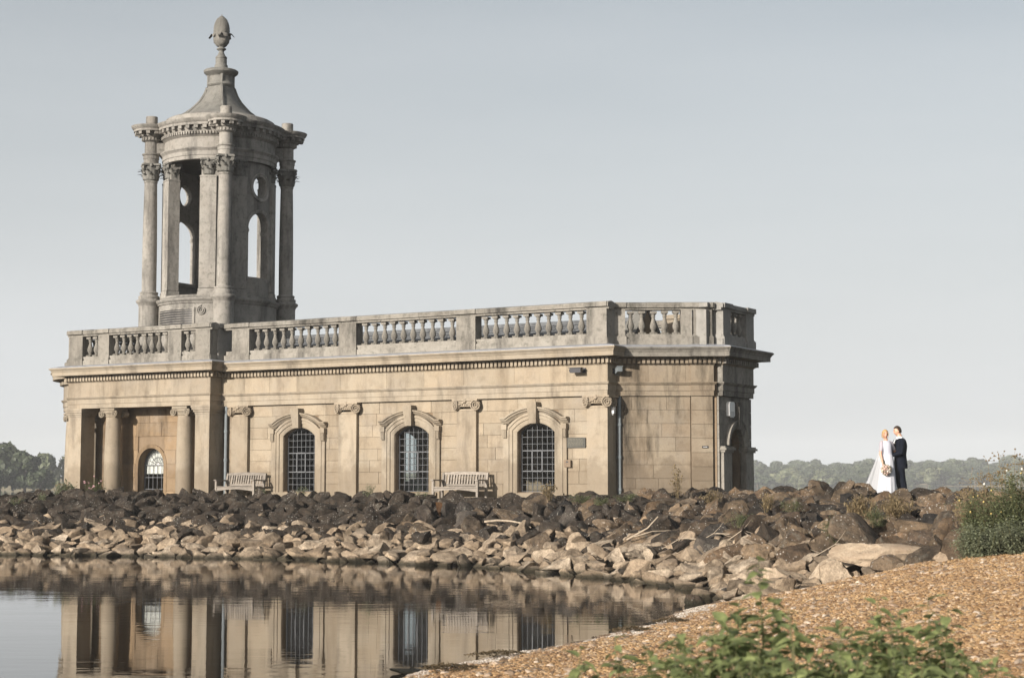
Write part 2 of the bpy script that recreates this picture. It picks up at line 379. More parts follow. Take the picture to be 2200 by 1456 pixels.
def tz(x, y):
    x = np.asarray(x, float); y = np.asarray(y, float); q = np.stack([x.ravel(), y.ravel()], 1); out = []
    for c in np.array_split(q, max(1, len(q) // 20000)):
        d = ((c[:, None] - CP[None, :, :2]) ** 2).sum(-1); out.append(_k(d) @ _W[:-3] + _W[-3] + c @ _W[-2:])
    return np.clip(np.concatenate(out), -1.2, 1.9).reshape(x.shape)
def tz1(x, y): return float(tz([x], [y])[0])
def inpoly(x, y, poly):
    x = np.asarray(x); y = np.asarray(y); r = np.zeros(x.shape, bool); n = len(poly)
    for i in range(n):
        x0, y0 = poly[i]; x1, y1 = poly[(i + 1) % n]
        if y0 == y1: continue
        r ^= ((y0 > y) != (y1 > y)) & (x < (x1 - x0) * (y - y0) / (y1 - y0) + x0)
    return r
ROCKS = [(-34,53.6),(-25,49),(-13.9,46.6),(-9.2,45.2),(-4.7,43),(-.6,39.5),(1.4,36),(2.9,32.4),(3.5,30.4),(3.2,29),(3.9,27.2),(5.0,27.7),(5.9,26.6),(6.5,25.1),(7.4,25),(9,25.2),(11,27),(13,33),(13.4,39),
         (11.2,42.3),(9.0,42.1),(7.5,43.4),(5.4,45.0),(2.4,46.5),(-2,48.9),(-7,51.8),(-11,54.2),(-14,56),(-16.5,57.5),(-19,60),(-24,60),(-34,63)]
BEACH = [(3.5,29.2),(2.4,26.1),(1.2,22.6),(0,19.8),(-1.1,17.6),(-2.6,13.5),(-4.5,8),(-2,5),(8,5),(14,14),(14,24),(9,25.2),(7.4,25),(6.5,25.1),(5.9,26.6),(5.0,27.7),(3.9,27.2)]

def grid_mesh(name, x0, x1, y0, y1, step, zf, mat, keep=None, smooth=True):
    xs = np.arange(x0, x1 + 1e-6, step); ys = np.arange(y0, y1 + 1e-6, step); X, Y = np.meshgrid(xs, ys); Z = zf(X, Y)
    nx, ny = len(xs), len(ys); V = np.stack([X, Y, Z], -1).reshape(-1, 3)
    i = (np.arange(ny - 1)[:, None] * nx + np.arange(nx - 1)[None]).ravel(); F = np.stack([i, i + 1, i + nx + 1, i + nx], 1)
    if keep is not None:
        k = keep(V[:, 0], V[:, 1], V[:, 2]); F = F[k[F].all(1)]
        used = np.unique(F); rm = np.full(len(V), -1); rm[used] = np.arange(len(used)); V = V[used]; F = rm[F]
    me = bpy.data.meshes.new(name); me.from_pydata(V.tolist(), [], F.tolist()); me.materials.append(mat)
    me.polygons.foreach_set('use_smooth', [smooth] * len(F)); me.update(); return me

def ground_mat():
    q = NT('shore_ground'); pos = q.n('NewGeometry').outputs['Position']; a = q.n('Attribute', attribute_name='cover').outputs['Color']
    sp = q.n('SeparateColor', i_Color=a)
    soil = q.ramp(q.noise(pos, 4, 6, .7), [(.3, (.014, .011, .008, 1)), (.7, (.045, .034, .023, 1))])
    turf = q.ramp(q.noise(pos, 6, 6, .75), [(.3, (.06, .06, .028, 1)), (.7, (.16, .14, .075, 1))])
    grav = q.ramp(q.noise(pos, 30, 4, .8), [(.3, (.16, .085, .035, 1)), (.7, (.42, .25, .12, 1))])
    c = q.mix(sp.outputs[1], soil, turf); c = q.mix(sp.outputs[0], c, grav)
    z = q.n('SeparateXYZ', i_Vector=pos).outputs[2]
    c = q.mix(q.ramp(z, [(.0, .85), (.05, 0.)]), c, (.03, .024, .016, 1))
    q.link(c, q.b.inputs['Base Color']); q.b.inputs['Roughness'].default_value = .9; q.b.inputs['Specular IOR Level'].default_value = .2
    q.bump(q.noise(pos, 25, 6, .75), .02); return q.m
gm = grid_mesh('shore_ground', -40, 30, -6, 80, .33, lambda x, y: tz(x, y) + .02 * np.sin(x * 5.1 + y * 2.3) * np.sin(y * 4.2 - x) - .28 * inpoly(x, y, ROCKS), ground_mat())
n = len(gm.vertices); co = np.empty(n * 3); gm.vertices.foreach_get('co', co); co = co.reshape(-1, 3)
att = gm.color_attributes.new('cover', 'FLOAT_COLOR', 'POINT'); cv = np.zeros((n, 4)); cv[:, 3] = 1
cv[:, 0] = inpoly(co[:, 0], co[:, 1], BEACH); cv[:, 1] = (~inpoly(co[:, 0], co[:, 1], ROCKS)) & (co[:, 1] > 30)
att.data.foreach_set('color', cv.ravel())
ground = inst('ground', gm); tag(ground, kind='structure', label='shore ground under the church, the rocks and the gravel beach')

def water_mat():
    q = NT('lake_water'); pos = q.n('NewGeometry').outputs['Position']
    q.b.inputs['Base Color'].default_value = (.010, .0085, .006, 1); q.b.inputs['Roughness'].default_value = .015; q.b.inputs['IOR'].default_value = 1.39
    calm = q.noise(q.map(pos, (.35, 1.1, 1)), 1.0, 2, .5)
    rip = q.noise(q.map(pos, (1.2, 4.5, 1)), 1.0, 3, .55)
    patch = q.ramp(q.noise(q.map(pos, (.06, .3, 1)), 1.0, 3, .6), [(.52, .25), (.72, 1.)])
    fine = q.math('MULTIPLY', q.noise(q.map(pos, (4, 14, 1)), 1.0, 2, .5), q.math('MULTIPLY', patch, .14))
    q.bump(q.math('ADD', q.math('ADD', q.math('MULTIPLY', calm, .9), q.math('MULTIPLY', rip, .45)), fine), .0027)
    return q.m
wm = MB(); wm.add([(-1500, -300, 0), (1500, -300, 0), (1500, 1350, 0), (-1500, 1350, 0)], [(0, 1, 2, 3)])
water = wm.build('water', water_mat()); tag(water, kind='structure', label='still dark lake water reflecting the church')

# far shore
def hill_mat():
    q = NT('far_fields'); pos = q.n('NewGeometry').outputs['Position']
    c = q.ramp(q.noise(pos, .02, 3, .5), [(.4, (.10, .11, .05, 1)), (.55, (.30, .24, .13, 1))])
    q.link(c, q.b.inputs['Base Color']); q.b.inputs['Roughness'].default_value = .95; return q.m
def hz(x, y):
    s = 790 + 25 * np.sin(x * .013) + np.where(x < 0, -np.clip(-x - 20, 0, 140) * 2.4, 0)
    t = np.clip((y - s) / 330, -.1, 1.4)
    z = t * (5.5 + 3.2 * np.clip((x - 60) / 200, -1, 1.2) + 1.2 * np.sin(x * .011 + 1)) + np.where((x < -20), np.clip((y - s) / 120, 0, 1) * 2.6, 0)
    return np.where(t < 0, -1.5, z)
hills = inst('hills', grid_mesh('hills', -520, 560, 330, 1240, 15, hz, hill_mat())); tag(hills, kind='structure', label='low far shore with fields across the lake')

def crown_mesh(seed, mat, n=1900, sx=1.0, leaf=.155, flat=.8):
    """unit crown: leaf clumps spread over uneven lobes, dark gaps between"""
    r = np.random.RandomState(seed); lobes = []
    for i in range(15):
        a = r.uniform(0, 2 * math.pi); h = r.uniform(-.55, .78); rad = math.sqrt(max(.05, 1 - h * h)) * r.uniform(.25, .68)
        lobes.append((math.cos(a) * rad * sx, math.sin(a) * rad * sx, h * flat + .0, r.uniform(.18, .46)))
    V = []; F = []
    for k in range(n):
        lx, ly, lz, lr = lobes[r.randint(len(lobes))]
        d = r.normal(size=3); d /= np.linalg.norm(d); rr = lr * r.uniform(.72, 1.1)
        c = np.array([lx, ly, lz]) + d * rr
        u = r.normal(size=3); u -= d * (u @ d) * .6; u /= np.linalg.norm(u); w = np.cross(u, d + r.normal(size=3) * .5); w /= np.linalg.norm(w)
        s = leaf * r.uniform(.5, 1.25)
        b = len(V); V += [tuple(c - u * s), tuple(c + w * s * .6), tuple(c + u * s), tuple(c - w * s * .6)]; F.append((b, b + 1, b + 2, b + 3))
    for lx, ly, lz, lr in lobes:                       # inner boughs
        b = len(V); m = lr * .62
        for dz, q in ((-1, 0), (0, 6), (1, 0)):
            if q == 0: V.append((lx, ly, lz + dz * m))
            else: V += [(lx + m * math.cos(j * math.pi / 3), ly + m * math.sin(j * math.pi / 3), lz) for j in range(6)]
        for j in range(6):
            F.append((b, b + 1 + (j + 1) % 6, b + 1 + j)); F.append((b + 7, b + 1 + j, b + 1 + (j + 1) % 6))
    me = bpy.data.meshes.new('crown'); me.from_pydata(V, [], F); me.materials.append(mat); me.update(); return me
CROWNS = [crown_mesh(11 + i, M['tree_leaf'], sx=1.0 + .12 * (i % 3)) for i in range(4)] + [crown_mesh(31 + i, M['tree_pale'], sx=.95) for i in range(2)]
tm = MB()
tm.tube([(0, 0, -.3), (.01, 0, .3), (0, .02, .75), (.03, 0, 1.0)], [.062, .05, .04, .02], 7)
tm.tube([(0, 0, .55), (.16, .04, .95)], [.028, .012], 5); tm.tube([(0, .01, .6), (-.14, .1, .98)], [.026, .012], 5); tm.tube([(0, 0, .5), (.02, -.16, .9)], [.026, .012], 5)
TRUNK = tm.mesh('trunk', M['bark'], 40)
def tree(x, y, h, rad, crown, label, group, zoff=0.0, low=.12):
    z = float(hz(np.array([x]), np.array([y]))[0]); z = max(z, 0) + zoff
    t = empty('broadleaf_tree', (x, y, z), rnd.uniform(0, 6.28)); tag(t, label, 'tree', group)
    hh = h * (1 - low)
    inst('trunk', TRUNK, t, (0, 0, 0), (0, 0, 0), (rad * 1.0, rad * 1.0, h * .62))
    inst('crown', CROWNS[crown], t, (0, 0, h * low + hh * .5), (0, 0, 0), (rad, rad, hh * .56))
    return t
# trees on the near left shore (hazy), each told apart
LT = [(-113, 352, 11.3, 6.6, 0, 'tall dark rounded tree at the left edge of the lakeside clump'), (-103.5, 349, 10.2, 5.4, 2, 'dark tree with a ragged top in the left lakeside clump'),
      (-110, 344, 8.4, 5.4, 4, 'paler bushy tree in front of the tall dark lakeside tree'), (-97.5, 346, 7.6, 4.2, 1, 'shorter dark tree beside the ragged-topped lakeside tree'),
      (-93.5, 343, 4.4, 3.4, 3, 'low dark bush-like tree at the water end of the left clump'), (-104, 340, 4.9, 4.2, 0, 'low spreading dark tree at the foot of the left clump'),
      (-128, 430, 9.0, 4.6, 5, 'slender pale tree in the gap behind the left clump'), (-117.0, 433, 8.6, 5.0, 4, 'pale hazy tree standing beside the church corner pier'),
      (-121, 428, 4.2, 3.6, 2, 'small dark bush below the pale tree by the church corner'), (-111, 436, 9.6, 5.2, 5, 'pale hazy tree half hidden behind the church corner pier')]
for x, y, h, r_, c_, lb in LT: tree(x, y, h, r_, c_, lb, 'hazy trees on the left shore', low=.02)
rr = random.Random(5)
for row, (y0, h0, n_) in enumerate(((800, 7.2, 34), (850, 8.2, 30), (920, 9.0, 26), (1010, 9.2, 24))):
    for i in range(n_):
        px = 1560 + (760) * (i + rr.uniform(-.35, .35)) / n_
        y = y0 + rr.uniform(-14, 14) + 12; x = (px - 1100) / 3700 * y
        pale = (row == 0 and rr.random() < .4)
        tree(x, y, h0 * rr.uniform(.72, 1.2), rr.uniform(5.2, 9.0) * (1.0 + .12 * row), rr.choice((4, 5)) if pale else rr.randrange(4),
             ('pale rounded tree of the far wood ' if pale else 'grey-green domed tree of the far wood ') + ('between the church and the couple' if px < 1850 else 'behind the couple' if px < 1950 else 'right of the groom') + (', front row' if row == 0 else ', middle rows' if row < 3 else ', far ridge'),
             'pale trees before the far wood' if pale else 'trees of the far wood', low=-.05)

# summer haze over the lake
hb = MB(); hb.box(-1520, 1520, -320, 1370, -2.6, 34.0)
q = NT('haze_air'); q.t.nodes.remove(q.b)
pv = q.n('VolumePrincipled', i_Color=(.93, .965, .99, 1), i_Density=.00032, i_Anisotropy=-.1); q.link(pv.outputs[0], q.out.inputs['Volume'])
haze = hb.build('haze', q.m); tag(haze, kind='stuff', label='thin pale haze in the air over the lake')

# ------------------------------------------------------------------ the church
ORG = (2.6336, 47.5); G = 1.36                 # nave corner on the ground; G = its height above the lake
church = empty('church', (ORG[0], ORG[1], G), -TH)
tag(church, 'honey limestone lakeside church with a round columned tower and a balustraded roof', 'church')
def cmap(s, d, z): return (s, d, z - G)
def frame(o, ang):                             # a wall plane: along, inward, up
    c, s = math.cos(ang), math.sin(ang)
    return lambda a, d, z: (o[0] + c * a - s * d, o[1] + s * a + c * d, z - G)
def B2W(u, v): return (ORG[0] + Ux * u + Vx * v, ORG[1] + Uy * u + Vy * v)
W = 6.3                                        # nave width
A30 = math.atan2(.51, .86)
CAN = frame((0, .5), A30); CANL = 2.7          # canted bay of the chancel
CAN2 = lambda a, d, z: (lambda p: (p[0], W - p[1], p[2]))(CAN(a, d, z))
UE = 2.55
END = lambda a, d, z: (UE - d, a, z - G)        # chancel end: along = v
POR = lambda a, d, z: (a, -.55 + d, z - G)

def wall_blocks(parent, mp, s0, s1, z0, z1, ch, d, mat, holes=(), lmin=.55, lmax=1.15, seed=1, thick=.03):
    r = random.Random(seed); k = round((z1 - z0) / ch); ch = (z1 - z0) / k
    for i in range(k):
        za, zb = z0 + i * ch, z0 + (i + 1) * ch; s = s0 - (r.uniform(0, .4) if s1 - s0 > 1.2 else 0); first = True
        while s < s1 - .02:
            e = s + r.uniform(lmin, lmax)
            if s1 - e < .3: e = s1
            a, b = max(s, s0), min(e, s1); s = e
            parts = [(a, b)]
            for c, hw, zl, zh in holes:
                if zb <= zl + .02 or za >= zh - .02: continue
                nxt = []
                for p, q_ in parts:
                    if p < c - hw: nxt.append((p, min(q_, c - hw)))
                    if q_ > c + hw: nxt.append((max(p, c + hw), q_))
                parts = nxt
            for p, q_ in parts:
                if q_ - p < .06: continue
                m = MB(mp); g = .004; pr = r.uniform(-.003, .004)
                m.box(p + g, q_ - g, d - thick - pr, d + .02, za + g, zb - g)
                m.build('stone_block', mat, parent)

# --- nave south wall with three arched windows
WIN = (-2.35, -6.585, -10.755); SILL, SPRING, HWIN = 1.66, 3.36, .6
def seg_top(hw, spring, rise):
    Rr = (hw * hw + rise * rise) / (2 * rise); zc = spring + rise - Rr
    return lambda x: zc + math.sqrt(max(0, Rr * Rr - x * x))
TOPF = seg_top(.6, 3.36, .26)
ops = [dict(c=c, hw=HWIN, sill=SILL, top=TOPF) for c in WIN]
m = MB(cmap); m.panel(-13.6, -.02, .9, 5.55, .15, .62, ops); wall = m.build('wall', M['grout'], church)
bays = ((-12.70, -9.17), (-8.51, -4.93), (-4.27, -.64))
for i, (a, b) in enumerate(bays):
    wall_blocks(wall, cmap, a, b, 1.2, 4.33, .345, .15, M['ashlar'], [(WIN[2 - i], .74, 1.0, 3.72)], seed=3 + i)
wall_blocks(wall, cmap, -13.75, -13.36, 1.2, 4.33, .345, .15, M['stained'], seed=9)
m = MB(cmap); m.panel(-13.6, .0, .9, 5.55, W - .62, W - .1, ops); m.build('wall', M['ashlar'], church)
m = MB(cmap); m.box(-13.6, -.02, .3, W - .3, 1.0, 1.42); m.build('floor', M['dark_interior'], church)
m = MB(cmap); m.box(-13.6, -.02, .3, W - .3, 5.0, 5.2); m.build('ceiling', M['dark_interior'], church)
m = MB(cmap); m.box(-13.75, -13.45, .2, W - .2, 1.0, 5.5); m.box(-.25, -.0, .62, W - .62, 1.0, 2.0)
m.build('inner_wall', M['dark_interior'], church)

def pilaster(mp, a0, a1, d0, z1, mat, cap=None, z0=1.0, d_out=0.0):
    m = MB(mp); zs = [z0, 2.0 + rnd.uniform(-.1, .1), 2.95 + rnd.uniform(-.1, .1), z1]
    for za, zb in zip(zs, zs[1:]): m.box(a0, a1, d_out, d0, za + .003, zb - .003)
    m.box(a0 + .006, a1 - .006, d_out + .006, d0, z0, z1 - .01)
    p = m.build('pilaster', mat, church)
    return p
def volute(m, c, rad, ax, ay, out, th):
    """spiral scroll: centre c, in-plane axes ax, ay, facing out"""
    c, ax, ay, out = Vector(c), Vector(ax), Vector(ay), Vector(out); pts = []; rr_ = []
    for i in range(40):
        t = i / 39; a = math.pi / 2 + t * 4.6 * math.pi; r_ = rad * (1 - .83 * t)
        pts.append(tuple(c + (ax * math.cos(a) + ay * math.sin(a)) * r_ + out * (.012 + .035 * t))); rr_.append(rad * (.17 - .09 * t))
    m.tube(pts, rr_, 5)
    n = 16; ring = [tuple(c + (ax * math.cos(2 * math.pi * j / n) + ay * math.sin(2 * math.pi * j / n)) * rad * .97) for j in range(n)]
    back = [tuple(Vector(p) - out * th) for p in ring]
    m.add(ring + back, [tuple(range(n)), tuple(range(2 * n - 1, n - 1, -1))] + [(j, n + j, n + (j + 1) % n, (j + 1) % n) for j in range(n)])
def ionic_flat(mp, a0, a1, z0, z1, parent, mat, corner=False):
    """angular Ionic capital of a pilaster"""
    m = MB(mp); h = z1 - z0; w = a1 - a0; rad = .155
    zc = z0 + .135
    m.box(a0 - .10, a1 + .10, -.11, .15, z1 - .055, z1 - .004); m.box(a0 - .04, a1 + .04, -.07, .15, z1 - .105, z1 - .052)
    m.box(a0 + .01, a1 - .01, -.05, .15, z0 + .10, z1 - .10)
    for i in range(6):                                             # egg and dart
        x = a0 + .14 + (w - .28) * i / 5; m.lathe([(0, z0 + .12), (.03, z0 + .135), (.036, z0 + .17), (.02, z0 + .205)], x, -.055, 8)
    m.box(a0 + .02, a1 - .02, -.015, .15, z0 - .02, z0 + .02)
    for sg, x in ((-1, a0 - .02), (1, a1 + .02)):
        out = Vector((sg * .5, -.86, 0)).normalized(); ax = Vector((-out.y * 1, out.x, 0)) * (1 if sg > 0 else 1)
        ax = Vector((.86, sg * .5, 0)); volute(m, (x, -.065, zc), rad, ax * sg, (0, 0, 1), out, .10)
    m.lathe([(0, z1 - .13), (.05, z1 - .1), (.055, z1 - .05), (.03, z1 + .01), (0, z1 + .015)], (a0 + a1) / 2, -.09, 8)   # fleuron
    for sg in (-1, 1): m.tube([((a0 + a1) / 2 + sg * .05, -.09, z1 - .12), ((a0 + a1) / 2 + sg * .18, -.10, z1 - .16), (a0 - .02 if sg < 0 else a1 + .02, -.08, z1 - .11)], .022, 5)
    if corner:
        volute(m, (a1 + .03, .33, zc), rad, (0, 1, 0), (0, 0, 1), (1, 0, 0), .1)
        m.box(a1 - .1, a1 + .1, .15, .5, z1 - .055, z1 - .006)
    return m.build('capital', mat, parent, 35)
for i, (a, b) in enumerate(((-13.34, -12.70), (-9.17, -8.51), (-4.93, -4.27), (-.64, 0.0))):
    p = pilaster(cmap, a, b, .16 if i < 3 else .52, 4.06, M['trim'])
    ionic_flat(cmap, a, b, 4.02, 4.34, p, M['capital'], corner=(i == 3))

# --- window surrounds, leaded windows
def arc_path(c, hw, zb, spring, rise, n=14):
    t = seg_top(hw, spring, rise)
    return [(c - hw, zb), (c - hw, spring)] + [(c - hw + 2 * hw * i / n, t(abs(-hw + 2 * hw * i / n))) for i in range(1, n)] + [(c + hw, spring), (c + hw, zb)]
def leaded_window(parent_name, mp, c, hw, sill, topf, nc, nr, d, casement=True, seed=0, whole=False):
    r = random.Random(seed); zt = topf(0)
    w = MB(mp); w.sweep_up([(c - hw, sill)] + [(c - hw, topf(hw))] + [(c - hw + 2 * hw * i / 12, topf(abs(-hw + hw * i / 6))) for i in range(1, 12)] + [(c + hw, topf(hw)), (c + hw, sill)],
                           [(0, -d + .03), (0, -d - .03), (-.035, -d - .03), (-.035, -d + .03)])
    win = w.build('window', M['iron'], church)
    bars = MB(mp); xs = [c - hw + .03 + (2 * hw - .06) * i / nc for i in range(nc + 1)]; zs = [sill + .02 + (zt - sill - .03) * j / nr for j in range(nr + 1)]
    for x in xs[1:-1]: bars.box(x - .006, x + .006, d - .012, d + .012, sill, topf(abs(x - c)))
    for j, z in enumerate(zs[:-1]):
        ww = hw if z < topf(hw) else next((q_ for q_ in np.linspace(hw, 0, 60) if topf(q_) > z), 0)
        t = .015 if j in (3, 6) else .006
        bars.box(c - ww, c + ww, d - .014, d + .014, z - t, z + t)
    if casement:
        x0, x1, z0, z1 = xs[2], xs[4], zs[3], zs[6]
        for (a, b, e, f) in ((x0 - .018, x0 + .018, z0, z1), (x1 - .018, x1 + .018, z0, z1), (x0, x1, z0 - .02, z0 + .02), (x0, x1, z1 - .02, z1 + .02)): bars.box(a, b, d - .03, d - .015, e, f)
    o = bars.build('glazing_bars', M['iron'], win, kind='stuff')
    if whole:
        p = MB(mp); p.box(c - hw, c + hw, d - .003, d + .003, sill, zt); p.build('pane', M['glass'], win); return win
    for a, b in zip(xs, xs[1:]):
        for e, f in zip(zs, zs[1:]):
            ta, tb = topf(abs(a - c)), topf(abs(b - c)); fa, fb = min(f, ta), min(f, tb)
            if max(fa, fb) < e + .01: continue
            fa, fb = max(fa, e), max(fb, e)
            k = MB(mp); j = [r.uniform(-.0022, .0022) for _ in range(3)]
            dd = lambda x, z: d + j[0] * (x - a) / (b - a) * 1.6 + j[1] * (z - e) / (f - e) * 1.6
            k.add([(a + .006, dd(a, e), e + .006), (b - .006, dd(b, e), e + .006), (b - .006, dd(b, fb), fb - .004), (a + .006, dd(a, fa), fa - .004)], [(0, 1, 2, 3)])
            k.build('pane', M['glass'], win)
    return win
for wi, c in enumerate(WIN):
    m = MB(cmap)
    m.sweep_up([(c - .61, 1.3)] + arc_path(c, .61, SILL, 3.36, .26)[1:-1] + [(c + .61, 1.3)],
               [(0, -.16), (0, .005 - .12), (.03, -.095), (.12, -.09), (.13, -.06), (.22, -.055), (.235, -.03), (.30, -.03), (.30, -.16)])
    sur = m.build('window_surround', M['trim'], church, 40)
    h = MB(cmap); t = seg_top(.98, 3.60, .36)
    path = [(c - 1.06, 3.585), (c - .86, 3.60)] + [(c - .86 + 1.72 * i / 16, t(abs(-.86 + 1.72 * i / 16)) + .0) for i in range(0, 17)] + [(c + .86, 3.60), (c + 1.06, 3.585)]
    path = [(c - .9 + 1.8 * i / 20, t(abs(-.9 + 1.8 * i / 20))) for i in range(21)]
    prof = [(-.05, -.16), (-.05, -.06), (-.01, -.03), (.02, .03), (.05, .04), (.07, .085), (.11, .09), (.11, -.16)]
    h.sweep_up([(c - 1.08, t(.9))] + path + [(c + 1.08, t(.9))], prof); h.build('hood_mould', M['trim'], sur, 40)
    for sg in (-1, 1):
        k = MB(cmap); x = c + sg * .97
        k.box(x - .085, x + .085, -.03, .16, 3.44, 3.585); k.box(x - .07, x + .07, -.005, .16, 3.20, 3.44); k.box(x - .06, x + .06, .05, .16, 1.25, 3.2)
        for i in range(3): k.box(x - .06 + .045 * i, x - .03 + .045 * i, -.03, .0, 3.22 - .02 * i * 0, 3.43)
        k.build('console', M['trim'], sur)
    k = MB(cmap); k.add([(c - .105, -.07, 3.60), (c + .105, -.07, 3.60), (c + .16, -.16, 4.20), (c - .16, -.16, 4.20), (c - .105, .18, 3.60), (c + .105, .18, 3.60), (c + .16, .18, 4.20), (c - .16, .18, 4.20)],
                      [(0, 1, 2, 3), (7, 6, 5, 4), (0, 4, 5, 1), (1, 5, 6, 2), (2, 6, 7, 3), (3, 7, 4, 0)]); k.build('keystone', M['trim'], sur)
    k = MB(cmap); k.box(c - .95, c + .95, -.02, .2, 1.5, 1.64); k.build('window_sill', M['trim'], sur)
    leaded_window('window', cmap, c, HWIN, SILL, TOPF, 7, 10, .36, True, wi)
    leaded_window('window', lambda s, d, z: (s, W - d, z - G), c, HWIN, SILL, TOPF, 6, 9, .36, False, wi, True)

# --- entablature: runs of architrave, frieze, dentils, cornice; each run a little apart in height so no faces coincide
def ent_run(path, dz, mat_f, mat_c, frieze=None, seed=0, stones=1.15, dent=True, cornice_mat=None):
    m = MB(cmap); m.sweep(path, [(-.12, 4.335 + dz), (.0, 4.335 + dz), (.0, 4.475 + dz), (.022, 4.48 + dz), (.022, 4.63 + dz), (.05, 4.65 + dz), (.085, 4.70 + dz), (.085, 4.715 + dz), (-.12, 4.715 + dz)])
    m.build('architrave', mat_f, church)
    f = MB(cmap); f.sweep(path, [(-.14, 4.70 + dz), (-.018, 4.70 + dz), (-.018, 5.2 + dz), (-.14, 5.2 + dz)]); fr = f.build('frieze', M['grout'], church)
    r = random.Random(seed + 50)
    for a, b in zip(path, path[1:]):
        L = math.hypot(b[0] - a[0], b[1] - a[1]); ang = math.atan2(b[1] - a[1], b[0] - a[0]); fm = frame(a, ang); s = 0
        while s < L - .02:
            e = s + r.uniform(.75, 1.5) * stones
            if L - e < .45: e = L
            k = MB(fm); o = .004 if (e < L) else 0
            k.box(s + .003, e - .003, -.006 - r.uniform(0, .006), .06, 4.718 + dz, 5.185 + dz); k.build('stone_block', frieze or mat_f, fr); s = e
    m = MB(cmap); m.sweep(path, [(-.12, 5.19 + dz), (.02, 5.19 + dz), (.035, 5.215 + dz), (.06, 5.225 + dz), (.06, 5.375 + dz), (.15, 5.40 + dz), (.19, 5.44 + dz), (-.12, 5.46 + dz)]); bed = m.build('bed_mould', M['stained'], church)
    if dent:
        dn = MB(cmap)
        for a, b in zip(path, path[1:]):
            L = math.hypot(b[0] - a[0], b[1] - a[1]); fm = frame(a, math.atan2(b[1] - a[1], b[0] - a[0])); k = int((L + .1) / .133)
            for i in range(k + 1):
                x = -.05 + i * .133; d2 = MB(fm); d2.box(x, x + .083, -.135, -.05, 5.235 + dz, 5.372 + dz)
                n0 = len(dn.v); dn.v += d2.v; dn.f += [tuple(j + n0 for j in f_) for f_ in d2.f]; dn.mi += d2.mi
        dn.build('dentils', mat_f, bed, kind='stuff')
    m = MB(cmap); m.sweep(path, [(-.1, 5.43 + dz), (.17, 5.43 + dz), (.36, 5.425 + dz), (.365, 5.41 + dz), (.385, 5.41 + dz), (.385, 5.53 + dz), (.40, 5.54 + dz), (.415, 5.58 + dz), (.45, 5.62 + dz), (.465, 5.63 + dz), (.465, 5.665 + dz), (-.1, 5.73 + dz)])
    cn = m.build('cornice', cornice_mat or mat_f, church)
    m = MB(cmap); m.sweep(path, [(-.1, 5.75 + dz), (.44, 5.672 + dz), (.44, 5.685 + dz), (.08, 5.765 + dz), (-.1, 5.775 + dz)]); m.build('lead_flashing', M['lead'], cn)
cend = CAN(CANL, 0, 0)[:2]; cst = CAN(-.28, 0, 0)[:2]; cr = CAN(CANL, .42, 0)[:2]
mir = lambda P: [(u, W - v) for u, v in reversed(P)]
nave_path = [(-13.9, 0), (0, 0), (0, .62)]; can_path = [cst, cend, cr]; can_pil = [CAN(2.08, -.045, 0)[:2], CAN(CANL + .03, -.045, 0)[:2], CAN(CANL + .03, .4, 0)[:2]]
end_path = [(UE - .42, 2.05), (UE, 2.05), (UE, W - 2.05), (UE - .42, W - 2.05)]
rec_path = [(UE - .34, 1.75), (UE - .14, 2.2)]
ent_run(nave_path, 0, M['trim'], M['trim'], M['ashlar'], 1)
ent_run(can_path, .004, M['stained'], M['stained'], M['stained'], 2, .8, cornice_mat=M['weathered'])
ent_run(can_pil, .0085, M['stained'], M['stained'], M['stained'], 3, .8, cornice_mat=M['weathered'])
ent_run(end_path, .013, M['weathered'], M['stained'], M['weathered'], 4, .6, cornice_mat=M['weathered'])
ent_run(mir(can_path), .0175, M['stained'], M['stained'], M['stained'], 5, .8)
ent_run(mir(nave_path), .022, M['trim'], M['trim'], M['trim'], 6, 2.5)
PW, PE, PS, PN = -19.87, -13.77, -.55, W + .55
por_path = [(PW, PN), (PW, PS), (PE, PS), (PE, .3)]
ent_run(por_path, .0265, M['trim'], M['trim'], M['trim'], 7, 1.2)

# --- canted chancel walls and the end wall
for mp, full in ((CAN, True), (CAN2, False)):
    m = MB(mp); m.panel(-.1, CANL - .03, .9, 5.6, .10, .5); w2 = m.build('wall', M['grout'], church)
    if full:
        wall_blocks(w2, mp, .0, 2.08, 1.2, 2.05, .29, .10, M['stained'], seed=20, lmin=.5, lmax=.9)
        wall_blocks(w2, mp, .0, 2.08, 2.05, 4.335, .36, .10, M['stained'], seed=21, lmin=.7, lmax=1.3)
        wall_blocks(w2, mp, 2.10, CANL, 1.2, 4.335, .38, .055, M['stained'], seed=22, lmin=.9, lmax=1, thick=.05)
m = MB(END); m.panel(1.98, W - 1.98, .9, 5.6, .16, .55, [dict(c=W / 2, hw=.5, sill=1.3, top=lambda x: 2.95 + math.sqrt(max(0, .25 - x * x)))]); we = m.build('wall', M['grout'], church)
wall_blocks(we, END, 2.0, W - 2.0, 1.2, 4.335, .4, .16, M['weathered'], [(W / 2, .52, 1.0, 3.47)], seed=24, thick=.06)
d_ = MB(END)
pa = [(W / 2 - .5, 2.95)] + [(W / 2 - .5 * math.cos(math.pi * i / 14), 2.95 + .5 * math.sin(math.pi * i / 14)) for i in range(1, 14)] + [(W / 2 + .5, 2.95)]
d_.sweep_up(pa, [(0, -.2), (0, -.05), (.06, -.02), (.18, .0), (.2, .03), (.26, .03), (.26, -.2)])
for sg in (-1, 1):
    x = W / 2 + sg * .78
    d_.box(x - .28, x + .28, -.0, .2, 1.2, 2.78); d_.box(x - .31, x + .31, -.05, .2, 2.78, 2.84); d_.box(x - .34, x + .34, -.10, .2, 2.84, 2.90); d_.box(x - .31, x + .31, -.06, .2, 2.90, 2.945)
